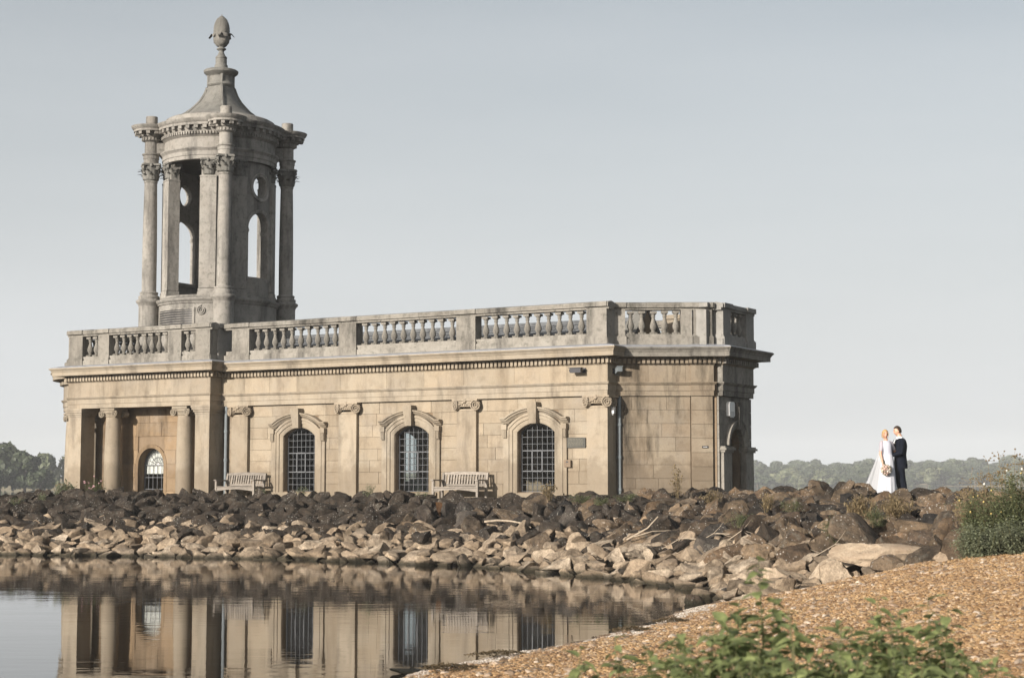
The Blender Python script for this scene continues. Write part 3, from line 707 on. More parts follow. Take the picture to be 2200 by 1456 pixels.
d_.add([(W / 2 - .09, -.06, 3.44), (W / 2 + .09, -.06, 3.44), (W / 2 + .16, -.10, 4.2), (W / 2 - .16, -.10, 4.2), (W / 2 - .09, .15, 3.44), (W / 2 + .09, .15, 3.44), (W / 2 + .16, .15, 4.2), (W / 2 - .16, .15, 4.2)],
        [(0, 1, 2, 3), (7, 6, 5, 4), (0, 4, 5, 1), (1, 5, 6, 2), (2, 6, 7, 3), (3, 7, 4, 0)])
ds = d_.build('door_surround', M['weathered'], church, 40)
m = MB(END); m.panel(W / 2 - .5, W / 2 + .5, 1.3, 3.46, .42, .48); dr = m.build('door', simple('door_paint', (.10, .085, .07, 1), .6, 0, .25, 9), church)
m = MB(END); m.tube([(W / 2 + .3, .40, 2.2), (W / 2 + .3, .34, 2.2), (W / 2 + .2, .34, 2.2)], .015, 6); m.build('handle', M['iron'], dr)

# --- parapet: plinth, pedestals, balusters, coping
bp = [(.095, 0), (.095, .05), (.06, .06), (.062, .085), (.046, .10), (.07, .14), (.096, .20), (.098, .245), (.085, .30), (.06, .37), (.046, .44), (.044, .475), (.062, .485), (.062, .51), (.048, .52), (.05, .545), (.088, .57), (.088, .64)]
m = MB(); m.lathe(bp[2:-2], n=14); m.box(-.1, .1, -.1, .1, 0, .055); m.box(-.095, .095, -.095, .095, .585, .645); m.lathe([(.05, .53), (.09, .585)], n=14)
BAL = m.mesh('baluster', M['weathered'], 40)
def parapet(mp, s0, s1, peds, bals, dz, mat, ends=True, steps=1.2, balz=6.075, th=.28, rot=0.0):
    m = MB(mp); zt = 6.06 + dz
    m.box(s0 - .05, s1 + .05, -.05, th + .05, 5.7 + dz, 5.93 + dz); m.box(s0, s1, 0, th, 5.93 + dz, zt); m.build('parapet_plinth', mat, church)
    for a, b in peds:
        k = MB(mp); k.box(a, b, -.035, th + .035, zt - .12, 6.735 + dz)
        k.box(a - .035, b + .035, -.085, th + .085, 5.72 + dz, 5.985 + dz); k.box(a - .015, b + .015, -.055, th + .055, 5.985 + dz, 6.02 + dz); k.build('pedestal', mat, church)
    k = 0; s = s0 - .07; r = random.Random(int(abs(s0 * 91) + dz * 1e4))
    while s < s1 + .06:
        e = s + r.uniform(.8, 1.3) * steps
        if s1 + .07 - e < .5: e = s1 + .07
        c = MB(mp); h = r.uniform(-.004, .004) * (0 if steps < .5 else 1)
        c.box(s + .003, e - .003, -.02, th + .02, 6.735 + dz, 6.80 + dz); c.box(s + .003, e - .003, -.075, th + .075, 6.80 + dz, 6.87 + dz)
        c.add([(s + .003, -.085, 6.87 + dz), (e - .003, -.085, 6.87 + dz), (e - .003, th + .085, 6.87 + dz), (s + .003, th + .085, 6.87 + dz),
               (s + .003, -.06, 6.925 + dz + h), (e - .003, -.06, 6.925 + dz + h), (e - .003, th + .06, 6.925 + dz + h), (s + .003, th + .06, 6.925 + dz + h), (s + .003, th / 2, 6.965 + dz + h), (e - .003, th / 2, 6.965 + dz + h)],
              [(0, 3, 2, 1), (0, 1, 5, 4), (2, 3, 7, 6), (4, 5, 9, 8), (8, 9, 6, 7), (0, 4, 8, 7, 3), (1, 2, 6, 9, 5)])
        c.build('coping_stone', mat, church); s = e
    for a, b in peds:
        c = MB(mp); c.box(a - .03, b + .03, -.105, th + .105, 6.805 + dz, 6.935 + dz); c.build('pedestal_cap', mat, church)
    for s in bals:
        p = mp(s, th / 2, balz + dz - .02)
        inst('baluster', BAL, church, p, (rnd.uniform(-.02, .02), rnd.uniform(-.02, .02), rot + rnd.uniform(-.05, .05)), (1, 1, rnd.uniform(1.0, 1.03)))
def even(a, b, n): return [a + (b - a) * (i + .5) / n for i in range(n)]
nave_b = [x for a, b in ((-12.65, -9.17), (-8.52, -4.93), (-4.28, -.63)) for x in even(a + .08, b - .08, 10)]
parapet(cmap, -13.6, 0, [(-13.34, -12.65), (-9.17, -8.52), (-4.93, -4.28), (-.63, 0)], nave_b, 0, M['weathered'])
parapet(lambda s, d, z: (s, W - d, z - G), -13.6, 0, [(-13.34, -12.65), (-9.17, -8.52), (-4.93, -4.28), (-.63, 0)], nave_b, .002, M['weathered'], steps=4)
m = MB(cmap); m.box(-.31, -.004, .285, .75, 5.71, 6.75); m.box(-.36, .06, .38, .80, 6.812, 6.926); m.build('pedestal', M['greystone'], church)
parapet(CAN, -.1, CANL, [(-.1, .27), (1.83, 2.14), (2.18, CANL)], even(.28, 1.86, 5)[:5], .006, M['weathered'], rot=A30, steps=.9)
parapet(CAN2, -.1, CANL, [(-.1, .27), (1.83, CANL)], even(.28, 1.84, 5), .008, M['weathered'], rot=-A30, steps=3)
parapet(END, 2.02, W - 2.02, [(2.05, 2.58), (W - 2.6, W - 2.05)], even(2.58, W - 2.6, 3), .010, M['greystone'], steps=3)
m = MB(cmap); m.box(UE - .62, UE - .288, 1.62, 2.35, 5.73, 6.74); m.box(UE - .66, UE - .24, 1.60, 2.38, 6.81, 6.93); m.build('pedestal', M['greystone'], church)
parapet(POR, PW, PE, [(-19.87, -19.25), (-18.56, -18.07), (-15.53, -14.96), (-14.37, -13.77)], [-19.06, -18.78] + even(-18.02, -15.58, 8) + [-14.82, -14.55], .012, M['weathered'])
PRET = lambda a, d, z: (PE - d, a, z - G)      # return of the portico parapet towards the nave
parapet(PRET, -.25, .6, [(-.24, .58)], [], .0145, M['greystone'], steps=3)
PWST = lambda a, d, z: (PW + d, a, z - G)
parapet(PWST, -.25, PN - .1, [(-.24, .1), (PN - .6, PN - .1)], even(.3, PN - .7, 18), .017, M['weathered'], steps=3)

# --- roof: slates in courses, gable and chimney block
RZ, EZ = 6.72, 5.62
sl = MB(cmap); n_c = 14
for side in (0, 1):
    for i in range(n_c):
        v0 = .32 + (W / 2 - .32) * i / n_c; v1 = .32 + (W / 2 - .32) * (i + 1.25) / n_c
        z0_ = EZ + (RZ - EZ) * i / n_c + .02; z1_ = EZ + (RZ - EZ) * (i + 1.25) / n_c
        u = -13.4 + (i % 2) * -.15
        while u < -.9:
            w_ = .3; y0, y1 = (v0, v1) if not side else (W - v0, W - v1); e_ = rnd.uniform(0, .012)
            sl.add([(u, y0, z0_ + e_), (u + w_ - .01, y0, z0_ + e_), (u + w_ - .01, y1, z1_ - .012), (u, y1, z1_ - .012), (u, y0, z0_ + e_ - .02), (u + w_ - .01, y0, z0_ + e_ - .02)], [(0, 1, 2, 3), (0, 4, 5, 1)]); u += w_
roof_b = MB(cmap); roof_b.prism_d([(0, 0), (1, 1), (2, 0)], 0, 1); roof_b = MB(cmap)
roof_b.add([(-13.5, .28, EZ - .12), (-.85, .28, EZ - .12), (-.85, W / 2, RZ - .06), (-13.5, W / 2, RZ - .06), (-.85, W - .28, EZ - .12), (-13.5, W - .28, EZ - .12)], [(0, 1, 2, 3), (3, 2, 4, 5), (0, 3, 5), (1, 4, 2), (0, 5, 4, 1)])
roof = roof_b.build('roof', M['slate'], church); sl.build('slates', M['slate'], roof, kind='stuff', fix=False)
m = MB(cmap); m.tube([(-13.4, W / 2, RZ), (-.8, W / 2, RZ)], .07, 6); m.build('ridge_tile', M['slate'], roof)
m = MB(cmap); m.prism([(-13.55, .27), (-.1, .27), (-.1, .62), (0, .7), (2.1, 2.0), (2.1, W - 2.0), (0, W - .7), (-.1, W - .62), (-.1, W - .27), (-13.55, W - .27)], 5.28, 5.5); m.build('roof', M['lead'], church)
GB = lambda a, d, z: (-.62 + d, a, z - G)
m = MB(GB); m.prism_d([(2.25, 5.6), (2.25, 6.15), (3.15, 7.02), (4.05, 6.15), (4.05, 5.6)], 0, .28); m.build('gable', M['ochre'], church)
m = MB(GB); m.sweep_up([(2.12, 5.98), (3.15, 7.03), (4.18, 5.98)], [(0, .08), (.1, .08), (.1, -.36), (0, -.36)]); m.build('gable_coping', M['tower_dark'], church)
m = MB(cmap); m.box(.55, 1.0, 2.6, 3.2, 5.5, 6.62); m.box(.50, 1.05, 2.55, 3.25, 6.62, 6.74); m.build('chimney', M['ashlar'], church)

# --- porch: piers, columns, back wall, window
def pier(a0, a1, d0, d1, mat):
    m = MB(POR)
    for za, zb in ((1.0, 1.95), (1.95, 3.0), (3.0, 4.09)): m.box(a0, a1, d0, d1, za + .003, zb - .003)
    m.box(a0 + .006, a1 - .006, d0 + .006, d1 - .006, 1.0, 4.08); m.box(a0 - .04, a1 + .04, d0 - .04, d1 + .04, 1.0, 1.5)
    p = m.build('pier', mat, church)
    k = MB(POR); k.box(a0 - .015, a1 + .015, d0 - .015, d1 + .015, 4.09, 4.15); k.box(a0 - .05, a1 + .05, d0 - .05, d1 + .05, 4.15, 4.22); k.box(a0 - .085, a1 + .085, d0 - .085, d1 + .085, 4.22, 4.29); k.box(a0 - .105, a1 + .105, d0 - .105, d1 + .105, 4.29, 4.358)
    k.build('capital', mat, p)
pier(-19.85, -19.27, 0.0, .62, M['trim']); pier(-14.36, -13.78, 0.0, .70, M['trim'])
pier(-19.85, -19.27, W + 1.1 - .62, W + 1.1, M['trim']); pier(-14.36, -13.78, W + 1.1 - .7, W + 1.1, M['trim'])
def shaft_prof(r0, r1, z0, z1, n=10): return [(r0 + (r1 - r0) * max(0, (t - .3) / .7) ** 1.5, z0 + (z1 - z0) * t) for t in [i / n for i in range(n + 1)]]
def ionic_column(x, y, rot=0.0):
    mp = lambda s, d, z: (x + s * math.cos(rot) - d * math.sin(rot), y + s * math.sin(rot) + d * math.cos(rot), z - G)
    m = MB(mp); m.lathe([(.36, 1.0), (.36, 1.42), (.35, 1.46), (.31, 1.5)] + shaft_prof(.29, .245, 1.5, 4.08), n=28); c = m.build('column', M['trim'], church, 40)
    k = MB(mp); k.lathe([(.25, 4.06), (.275, 4.09), (.255, 4.11), (.28, 4.17), (.31, 4.2), (.2, 4.22)], n=20)
    k.box(-.31, .31, -.31, .31, 4.28, 4.345); k.box(-.27, .27, -.27, .27, 4.2, 4.28)
    for sx in (-1, 1):
        for sy in (-1, 1): volute(k, (sx * .285, sy * .26, 4.165), .125, (sx, 0, 0), (0, 0, 1), (sx * .35, sy * .94, 0), .16)
    k.build('capital', M['trim'], c, 35)
ionic_column(-18.12, -.24); ionic_column(-15.03, -.24)
ionic_column(-18.12, W + .24); ionic_column(-15.03, W + .24)
BW = lambda a, d, z: (a, .32 + d, z - G)
semi = lambda hw, sp: (lambda x: sp + math.sqrt(max(0, hw * hw - x * x)))
PWC = -16.98; PWT = semi(.56, 2.5)
m = MB(BW); m.panel(-19.45, -14.0, .9, 4.5, .03, .42, [dict(c=PWC, hw=.56, sill=1.3, top=PWT)]); wp = m.build('wall', M['grout'], church)
wall_blocks(wp, BW, -19.45, -14.0, 1.2, 4.33, .45, .03, M['ochre'], [(PWC, .56, 1., 3.06)], seed=31, lmin=.7, lmax=1.3)
m = MB(BW)   # arch ring of the porch window
m.sweep_up([(PWC - .56, 1.3), (PWC - .56, 2.5)] + [(PWC - .56 * math.cos(math.pi * i / 16), 2.5 + .56 * math.sin(math.pi * i / 16)) for i in range(1, 16)] + [(PWC + .56, 2.5), (PWC + .56, 1.3)], [(-.004, -.40), (-.004, .012), (.12, .012), (.12, -.1)]); m.build('window_surround', M['ochre'], church, 40)
pw = MB(BW); pw.sweep_up([(PWC - .56, 1.3), (PWC - .56, 2.5)] + [(PWC - .56 * math.cos(math.pi * i / 16), 2.5 + .56 * math.sin(math.pi * i / 16)) for i in range(1, 16)] + [(PWC + .56, 2.5), (PWC + .56, 1.3)], [(0, -.36), (0, -.30), (-.04, -.30), (-.04, -.36)])
win = pw.build('window', M['iron'], church)
gb = MB(BW)
for r_ in (.26, .42): gb.tube([(PWC - r_ * math.cos(math.pi * i / 16), .32, 2.5 + r_ * math.sin(math.pi * i / 16)) for i in range(17)], .010, 5)
gb.tube([(PWC - .1 * math.cos(math.pi * i / 8), .32, 2.5 + .1 * math.sin(math.pi * i / 8)) for i in range(9)], .010, 5)
for i in range(1, 8): gb.tube([(PWC - .1 * math.cos(math.pi * i / 8), .32, 2.5 + .1 * math.sin(math.pi * i / 8)), (PWC - .55 * math.cos(math.pi * i / 8), .32, 2.5 + .55 * math.sin(math.pi * i / 8))], .009, 5)
for z in (2.5, 2.1, 1.72): gb.box(PWC - .56, PWC + .56, .31, .33, z - .011, z + .011)
for i in range(1, 6): gb.box(PWC - .56 + 1.12 * i / 6 - .008, PWC - .56 + 1.12 * i / 6 + .008, .312, .328, 1.3, 2.5)
gb.build('glazing_bars', M['iron'], win, kind='stuff')
bl = MB(BW); bl.prism_d([(PWC - .55, 2.22)] + [(PWC - .55 * math.cos(math.pi * i / 16), 2.5 + .55 * math.sin(math.pi * i / 16)) for i in range(17)] + [(PWC + .55, 2.22)], .37, .385)  # white panel added behind the upper panes to stand for sky reflected in them
bl.build('sky_glare_panel', simple('white_sky_glare', (.62, .60, .56, 1), .8, 0, .15, 4), win)
r_ = random.Random(77)
def pane(P, tilt):
    k = MB(BW); cx = sum(p[0] for p in P) / len(P); cz = sum(p[1] for p in P) / len(P); a, b = r_.uniform(-tilt, tilt), r_.uniform(-tilt, tilt)
    k.add([(x, .32 + (x - cx) * a + (z - cz) * b, z) for x, z in P], [tuple(range(len(P)))]); k.build('pane', M['glass'], win)
pol = lambda rad, a: (PWC - rad * math.cos(a), 2.5 + rad * math.sin(a))
for i in range(8):
    a0, a1 = math.pi * i / 8, math.pi * (i + 1) / 8
    for ra, rb in ((.1, .26), (.26, .42), (.42, .55)): pane([pol(ra, a0), pol(ra, a1), pol(rb, a1), pol(rb, (a0 + a1) / 2), pol(rb, a0)], .05)
for i in range(6):
    for za, zb in ((1.3, 1.71), (1.73, 2.09), (2.11, 2.49)):
        x0 = PWC - .56 + 1.12 * i / 6; pane([(x0 + .01, za), (x0 + 1.12 / 6 - .01, za), (x0 + 1.12 / 6 - .01, zb), (x0 + .01, zb)], .04)
m = MB(cmap); m.panel(-19.2, -13.9, .9, 4.5, W - .5, W - .2); m.box(-19.1, -18.75, .35, W - .35, .9, 4.5); m.box(-18.7, -14, 1.6, 1.75, 1.0, 4.4); m.build('inner_wall', M['ochre'], church)
m = MB(cmap); m.box(-19.75, -13.9, -.42, W + .42, 4.36, 4.6); m.build('ceiling', M['ochre'], church)
m = MB(cmap); m.box(-19.75, -13.9, -.42, W + .42, 5.5, 5.78); m.build('roof', M['lead'], church)
m = MB(cmap); m.box(-20.0, -13.7, -.75, W + .75, 1.0, 1.38); m.build('floor', M['ashlar'], church)
# half-round west portico
WR = 2.78; arc = [(PW - WR * math.sin(math.pi * i / 28), W / 2 + WR * math.cos(math.pi * i / 28)) for i in range(29)]
ent_run(arc, .031, M['trim'], M['trim'], M['trim'], 8, 3, dent=True)
m = MB(cmap); m.prism([(p[0] + .05, p[1]) for p in arc], 5.46, 5.72); m.build('roof', M['lead'], church)
m = MB(cmap); m.sweep(arc, [(-.2, 5.75), (.0, 5.75), (.0, 6.05), (-.2, 6.05)]); m.build('parapet_plinth', M['weathered'], church)
m = MB(cmap); m.prism([(PW - (WR + .3) * math.sin(math.pi * i / 28), W / 2 + (WR + .3) * math.cos(math.pi * i / 28)) for i in range(29)], 1.0, 1.40); m.build('floor', M['ashlar'], church)
for a in (18, 54, 90, 126, 162): ionic_column(PW - (WR - .32) * math.sin(R(a)), W / 2 + (WR - .32) * math.cos(R(a)), R(90 - a))

# --- drainpipes
for x, y, s_ in ((-13.58, .02, 1), (.07, .57, 1)):
    m = MB(cmap); m.tube([(x, y, 1.2), (x, y, 4.0), (x, y + .02, 4.32)], .052, 8)
    for z in (1.7, 2.6, 3.5): m.tube([(x, y, z), (x, y, z + .08)], .068, 8)
    m.build('drainpipe', M['paint_grey'], church, 40)

# ------------------------------------------------------------------ the tower (a part of the church)
TU, TV = -16.70, 3.2
tower = empty('tower', (TU, TV, 0), 0, church)
T = MB; tz0 = lambda s, d, z: (s, d, z - G)
def ring(prof, a0=0, a1=2 * math.pi, n=72): m = MB(tz0); m.lathe(prof, 0, 0, n, a0, a1, False); return m
D2 = R
def cprism(m, r0, r1, a0, a1, z0, z1, n=6):
    """block bent round the tower axis"""
    pts = []
    for i in range(n + 1):
        a = a0 + (a1 - a0) * i / n
        pts += [(r * math.cos(a), r * math.sin(a), z) for r, z in ((r0, z0), (r1, z0), (r1, z1), (r0, z1))]
    fs = [(i * 4 + j, (i + 1) * 4 + j, (i + 1) * 4 + (j + 1) % 4, i * 4 + (j + 1) % 4) for i in range(n) for j in range(4)] + [(0, 1, 2, 3), (n * 4 + 3, n * 4 + 2, n * 4 + 1, n * 4)]
    m.add(pts, fs)
m = ring([(0, 5.5), (2.0, 5.5), (2.0, 7.86), (2.05, 7.88), (2.05, 7.92), (2.10, 7.95), (2.13, 8.0), (2.13, 8.03), (2.06, 8.06), (1.97, 8.10), (1.97, 8.16), (0, 8.2)]); m.build('drum_base', M['tower'], tower, 30)
for dg in (-45, 45, 135, 225):
    m = MB(tz0); cprism(m, 1.52, 1.83, R(dg - 23.5), R(dg + 23.5), 8.12, 12.75, 10); core = m.build('wall', M['tower'], tower, 30)
    for sg in (-1, 1):
        a0, a1 = sorted((R(dg + sg * 7.5), R(dg + sg * 24)))
        m = MB(tz0); cprism(m, 1.50, 1.93, a0, a1, 8.38, 12.16); cprism(m, 1.47, 1.98, a0 - .015, a1 + .015, 8.12, 8.24); cprism(m, 1.48, 1.955, a0 - .008, a1 + .008, 8.24, 8.36); cprism(m, 1.49, 1.945, a0 - .006, a1 + .006, 12.10, 12.14)
        m.build('pilaster', M['tower'], tower, 30)
for dg in (0, 180):
    bend = lambda s, d, z, dg=dg: ((1.80 - d) * math.cos(R(dg) + s / 1.86), (1.80 - d) * math.sin(R(dg) + s / 1.86), z - G)
    m = MB(bend); m.panel(-R(21.5) * 1.86, R(21.5) * 1.86, 8.12, 12.75, 0, .26, [dict(c=0, hw=.56, sill=8.82, top=semi(.56, 10.47), oc=(11.90, .37))], .06); pn = m.build('wall', M['tower'], tower, 30)
    m = MB(bend); m.sweep_up([(-.56, 8.82), (-.56, 10.47)] + [(-.56 * math.cos(math.pi * i / 20), 10.47 + .56 * math.sin(math.pi * i / 20)) for i in range(1, 20)] + [(.56, 10.47), (.56, 8.82)], [(-.003, -.03), (-.003, .03), (.04, .035), (.08, .06), (.11, .06), (.11, -.03)]); m.build('arch_moulding', M['tower'], tower, 40)
    m = MB(bend)
    cir = [(.37 * math.cos(2 * math.pi * i / 32), 11.9 - .37 * math.sin(2 * math.pi * i / 32)) for i in range(33)]
    m.sweep_up(cir, [(-.003, -.03), (-.003, .03), (.05, .03), (.09, .065), (.12, .065), (.12, -.03)]); m.build('oculus_moulding', M['tower'], tower, 40)
    m = MB(bend)
    for sg in (-1, 1):
        x = sg * .625
        m.box(x - .075, x + .065, -.07, .275, 10.32, 10.36); m.box(x - .085, x + .065, -.09, .28, 10.36, 10.41); m.box(x - .075, x + .065, -.06, .275, 10.41, 10.465)
    m.box(-.64, .64, -.08, .31, 8.76, 8.815); m.box(-.62, .62, -.05, .305, 8.70, 8.76); m.build('impost', M['tower'], tower)
m = ring([(1.84, 12.72), (1.93, 12.72), (1.93, 12.84), (1.955, 12.85), (1.955, 12.98), (1.98, 13.02), (2.03, 13.07), (2.03, 13.11), (1.89, 13.13), (1.88, 13.48), (1.93, 13.52), (1.96, 13.54), (1.97, 13.655), (2.0, 13.70), (2.03, 13.83), (2.17, 13.84), (2.17, 13.92), (2.21, 13.95), (2.25, 14.02), (2.26, 14.05), (1.92, 14.13), (1.90, 14.20), (1.87, 14.28), (1.78, 14.33), (1.5, 14.42)])
m.build('entablature', M['tower'], tower, 30)
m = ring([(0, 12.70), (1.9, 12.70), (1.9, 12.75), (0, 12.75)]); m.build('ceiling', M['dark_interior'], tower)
m = MB(tz0)
for i in range(120): cprism(m, 1.95, 2.025, R(3 * i), R(3 * i + 1.75), 13.56, 13.65, 1)
m.build('dentils', M['tower'], tower, kind='stuff')
m = MB(tz0)
for i in range(44):
    a = R(360 / 44 * i); cprism(m, 2.0, 2.15, a, a + R(3.7), 13.73, 13.835, 1)
m.build('modillions', M['tower'], tower, kind='stuff')
# Corinthian capital
def corinthian():
    m = MB(); m.lathe([(.215, 0), (.24, .03), (.225, .05), (.225, .1), (.24, .35), (.29, .5), (.27, .52)], n=16)
    def leaf(a, r0, h, w, out, z0):
        pts = []; fs = []
        for i in range(6):
            t = i / 5; rr_ = r0 + .035 * t + out * max(0, t - .55) ** 1.5 * 3.2; zz = z0 + h * (t if t < .8 else .8 + (t - .8) * -.35); ww = w * (.75 + .6 * t - 1.15 * t * t + .15)
            for j, s in enumerate((-1, -.4, .4, 1)):
                a_ = a + s * ww / rr_ * .5; q_ = rr_ + (.022 if abs(s) < .5 else 0.0) + (.014 if (i + j) % 2 else 0); pts.append((q_ * math.cos(a_), q_ * math.sin(a_), zz))
        for i in range(5):
            for j in range(3): fs.append((i * 4 + j, i * 4 + j + 1, i * 4 + j + 5, i * 4 + j + 4))
        m.add(pts, fs)
    for i in range(8): leaf(i * math.pi / 4, .235, .24, .19, .16, .05)
    for i in range(8): leaf(i * math.pi / 4 + math.pi / 8, .245, .40, .18, .18, .06)
    for i in range(4):
        a = math.pi / 4 + i * math.pi / 2; ca, sa = math.cos(a), math.sin(a)
        volute(m, (.335 * ca + .035 * sa, .335 * sa - .035 * ca, .45), .075, (ca, sa, 0), (0, 0, 1), (sa, -ca, 0), .08)
        for s in (-.35, .35): m.tube([(.25 * math.cos(a + s), .25 * math.sin(a + s), .25), (.29 * math.cos(a + s * .8), .29 * math.sin(a + s * .8), .4), (.33 * ca, .33 * sa, .5)], .022, 5)
        b = i * math.pi / 2; m.lathe([(0, .46), (.05, .5), (.055, .55), (.02, .6)], .29 * math.cos(b), .29 * math.sin(b), 8)
    ab = []
    for i in range(4):
        a = math.pi / 4 + i * math.pi / 2; ab += [(.43 * math.cos(a - .09), .43 * math.sin(a - .09)), (.43 * math.cos(a + .09), .43 * math.sin(a + .09)), (.30 * math.cos(a + .55), .30 * math.sin(a + .55)), (.285 * math.cos(a + math.pi / 4), .285 * math.sin(a + math.pi / 4)), (.30 * math.cos(a + math.pi / 2 - .55), .30 * math.sin(a + math.pi / 2 - .55))]
    m.prism(ab, .53, .565); m.prism([(x * .95, y * .95) for x, y in ab], .565, .60)
    return m.mesh('capital', M['tower_dark'], 50)
CAP = corinthian()
RC = 2.32
for k, dg in enumerate((-45, 45, 135, 225)):
    cx, cy = RC * math.cos(R(dg)), RC * math.sin(R(dg)); mp = lambda s, d, z, cx=cx, cy=cy: (cx + s, cy + d, z - G)
    m = MB(mp); m.lathe([(.335, 5.5), (.335, 7.88), (.35, 7.90), (.36, 7.94), (.41, 7.99), (.43, 8.02), (.43, 8.07), (.36, 8.11), (.34, 8.13), (.355, 8.17), (.345, 8.23), (.30, 8.25), (.295, 8.29), (.315, 8.32), (.305, 8.36), (.26, 8.38)] + shaft_prof(.245, .213, 8.39, 12.10, 12) + [(.232, 12.12), (.232, 12.15), (.215, 12.17)], n=28)
    m.build('column', M['tower'], tower, 35)
    inst('capital', CAP, tower, (cx, cy, 12.155 - G), (0, 0, R(dg)))
    m = MB(mp); m.lathe([(.25, 12.745), (.255, 12.92), (.27, 12.93), (.27, 13.03), (.31, 13.07), (.31, 13.10), (.225, 13.13), (.22, 13.50), (.26, 13.53), (.30, 13.545), (.30, 13.66), (.36, 13.70), (.38, 13.83), (.60, 13.84), (.60, 13.91), (.64, 13.94), (.68, 14.01), (.69, 14.04), (.40, 14.10), (.2, 14.11)], n=32)
    m.lathe([(.2, 14.09), (.2, 14.39), (.19, 14.40), (0, 14.405)], n=20)
    for i in range(18): a = 2 * math.pi * i / 18; c_ = MB(mp); m.add([(.335 * math.cos(a + b) if q_ == 0 else .29 * math.cos(a + b), .335 * math.sin(a + b) if q_ == 0 else .29 * math.sin(a + b), z) for q_ in (0, 1) for z in (13.56, 13.65) for b in (-.09, .09)], [(0, 1, 3, 2), (4, 6, 7, 5), (0, 2, 6, 4), (1, 5, 7, 3), (2, 3, 7, 6), (0, 4, 5, 1)])
    for i in range(12):
        a = 2 * math.pi * i / 12; m.add([(r_ * math.cos(a + b), r_ * math.sin(a + b), z) for r_ in (.57, .36) for z in (13.735, 13.84) for b in (-.11, .11)], [(0, 1, 3, 2), (4, 6, 7, 5), (0, 2, 6, 4), (1, 5, 7, 3), (2, 3, 7, 6), (0, 4, 5, 1)])
    a_ = math.atan2(cy, cx)
    m.build('column_entablature', M['tower'], tower, 35)
    m = MB(tz0); cprism(m, 1.85, 2.2, a_ - .07, a_ + .07, 13.12, 13.5, 2); m.build('entablature_link', M['tower'], tower)
    for sg in (-1, 1):
        b = R(dg + sg * 15.75); inst('capital', CAP, tower, (1.70 * math.cos(b), 1.70 * math.sin(b), 12.155 - G), (0, 0, b), (.86, .86, .97))
# louvred vent in the drum
m = MB(tz0)
for i in range(8): 
    z = 7.08 + i * .078; m.lathe([(1.985, z), (2.045, z - .03), (2.045, z - .012), (1.985, z + .02)], 0, 0, 16, R(-122), R(-74), False)
cprism(m, 1.9, 2.035, R(-124.5), R(-122), 6.9, 7.70); cprism(m, 1.9, 2.035, R(-74), R(-71.5), 6.9, 7.70); cprism(m, 1.9, 2.035, R(-124.5), R(-71.5), 7.66, 7.72, 12); m.build('louvre', M['tower'], tower)
m = MB(tz0); cprism(m, 1.95, 2.004, R(-122), R(-74), 6.9, 7.66, 12); m.build('louvre_backing', M['dark_plastic'], tower)
m = MB(tz0); a = R(-65); volute(m, (2.0 * math.cos(a), 2.0 * math.sin(a), 7.62 ), .16, (-math.sin(a), math.cos(a), 0), (0, 0, 1), (math.cos(a), math.sin(a), 0), .06); m.build('scroll', M['tower'], tower)
# concave spire, ribs, finial
def sprof(z):
    Z = [14.40, 14.50, 14.58, 14.66, 14.83, 15.02, 15.23, 15.42, 15.58]; Rr = [1.50, 1.26, 1.14, 1.05, .88, .70, .565, .49, .445]
    return float(np.interp(z, Z, Rr))
m = MB(tz0); n = 48; zs = np.linspace(14.40, 15.58, 16); pts = []; fs = []
for z in zs:
    for j in range(n):
        a = 2 * math.pi * j / n; k = 1 - .10 * (math.sin(2 * (a + math.pi / 4) + math.pi / 2) * .5 + .5) * min(1, (z - 14.3) * 1.6)
        k = 1 - .13 * abs(math.cos(2 * a)) * min(1, max(0, (z - 14.35) * 2)); r_ = sprof(z) * k; pts.append((r_ * math.cos(a), r_ * math.sin(a), z))
fs = [(i * n + j, i * n + (j + 1) % n, (i + 1) * n + (j + 1) % n, (i + 1) * n + j) for i in range(15) for j in range(n)]; m.add(pts, fs); m.build('spire', M['tower_dark'], tower, 40)
for dg in (-45, 45, 135, 225):
    m = MB(tz0); ca, sa = math.cos(R(dg)), math.sin(R(dg)); Z = [14.32] + list(zs[1:]) + [15.97]; pts = [((sprof(z) if z < 15.58 else .41) * ca, (sprof(z) if z < 15.58 else .41) * sa, z) for z in Z]
    m.tube(pts, [.11] + [.085] * 3 + [.065] * (len(Z) - 4), 6); m.build('spire_rib', M['tower_dark'], tower, 50)
m = MB(tz0); m.lathe([(.43, 15.56), (.455, 15.58), (.48, 15.62), (.47, 15.68), (.42, 15.71), (.40, 15.74), (.40, 15.92), (.43, 15.95), (.50, 15.98), (.585, 16.05), (.60, 16.12), (.56, 16.15), (.30, 16.21), (.235, 16.22), (.225, 16.34), (.195, 16.37), (.195, 16.53), (.185, 16.56), (.20, 16.58), (.20, 16.62), (.13, 16.70), (.09, 16.80), (.09, 16.84), (.12, 16.87), (.165, 16.90), (.165, 16.93), (.11, 16.96), (.10, 16.99), (0, 17.0)], n=32); m.build('finial_base', M['tower_dark'], tower, 35)
m = MB(tz0); pr = [(.08, 16.98), (.18, 17.03), (.24, 17.12), (.262, 17.25), (.262, 17.4), (.27, 17.55), (.262, 17.68), (.235, 17.80), (.185, 17.92), (.12, 18.02), (.05, 18.08), (.012, 18.10), (.008, 18.15), (0, 18.16)]; m.lathe(pr, n=28)
for k in range(10):                                        # scale pattern
    for j in range(14):
        z = 17.5 + .05 * k; r_ = float(np.interp(z, [p[1] for p in pr], [p[0] for p in pr])); a = 2 * math.pi * (j + .5 * (k % 2)) / 14
        m.add([((r_ + e) * math.cos(a + b), (r_ + e) * math.sin(a + b), z + c) for b, c, e in ((-.17, 0, .0), (0, .05, -.004), (.17, 0, 0), (0, -.045, .002), (0, -.0, .018))], [(0, 4, 1), (1, 4, 2), (2, 4, 3), (3, 4, 0)])
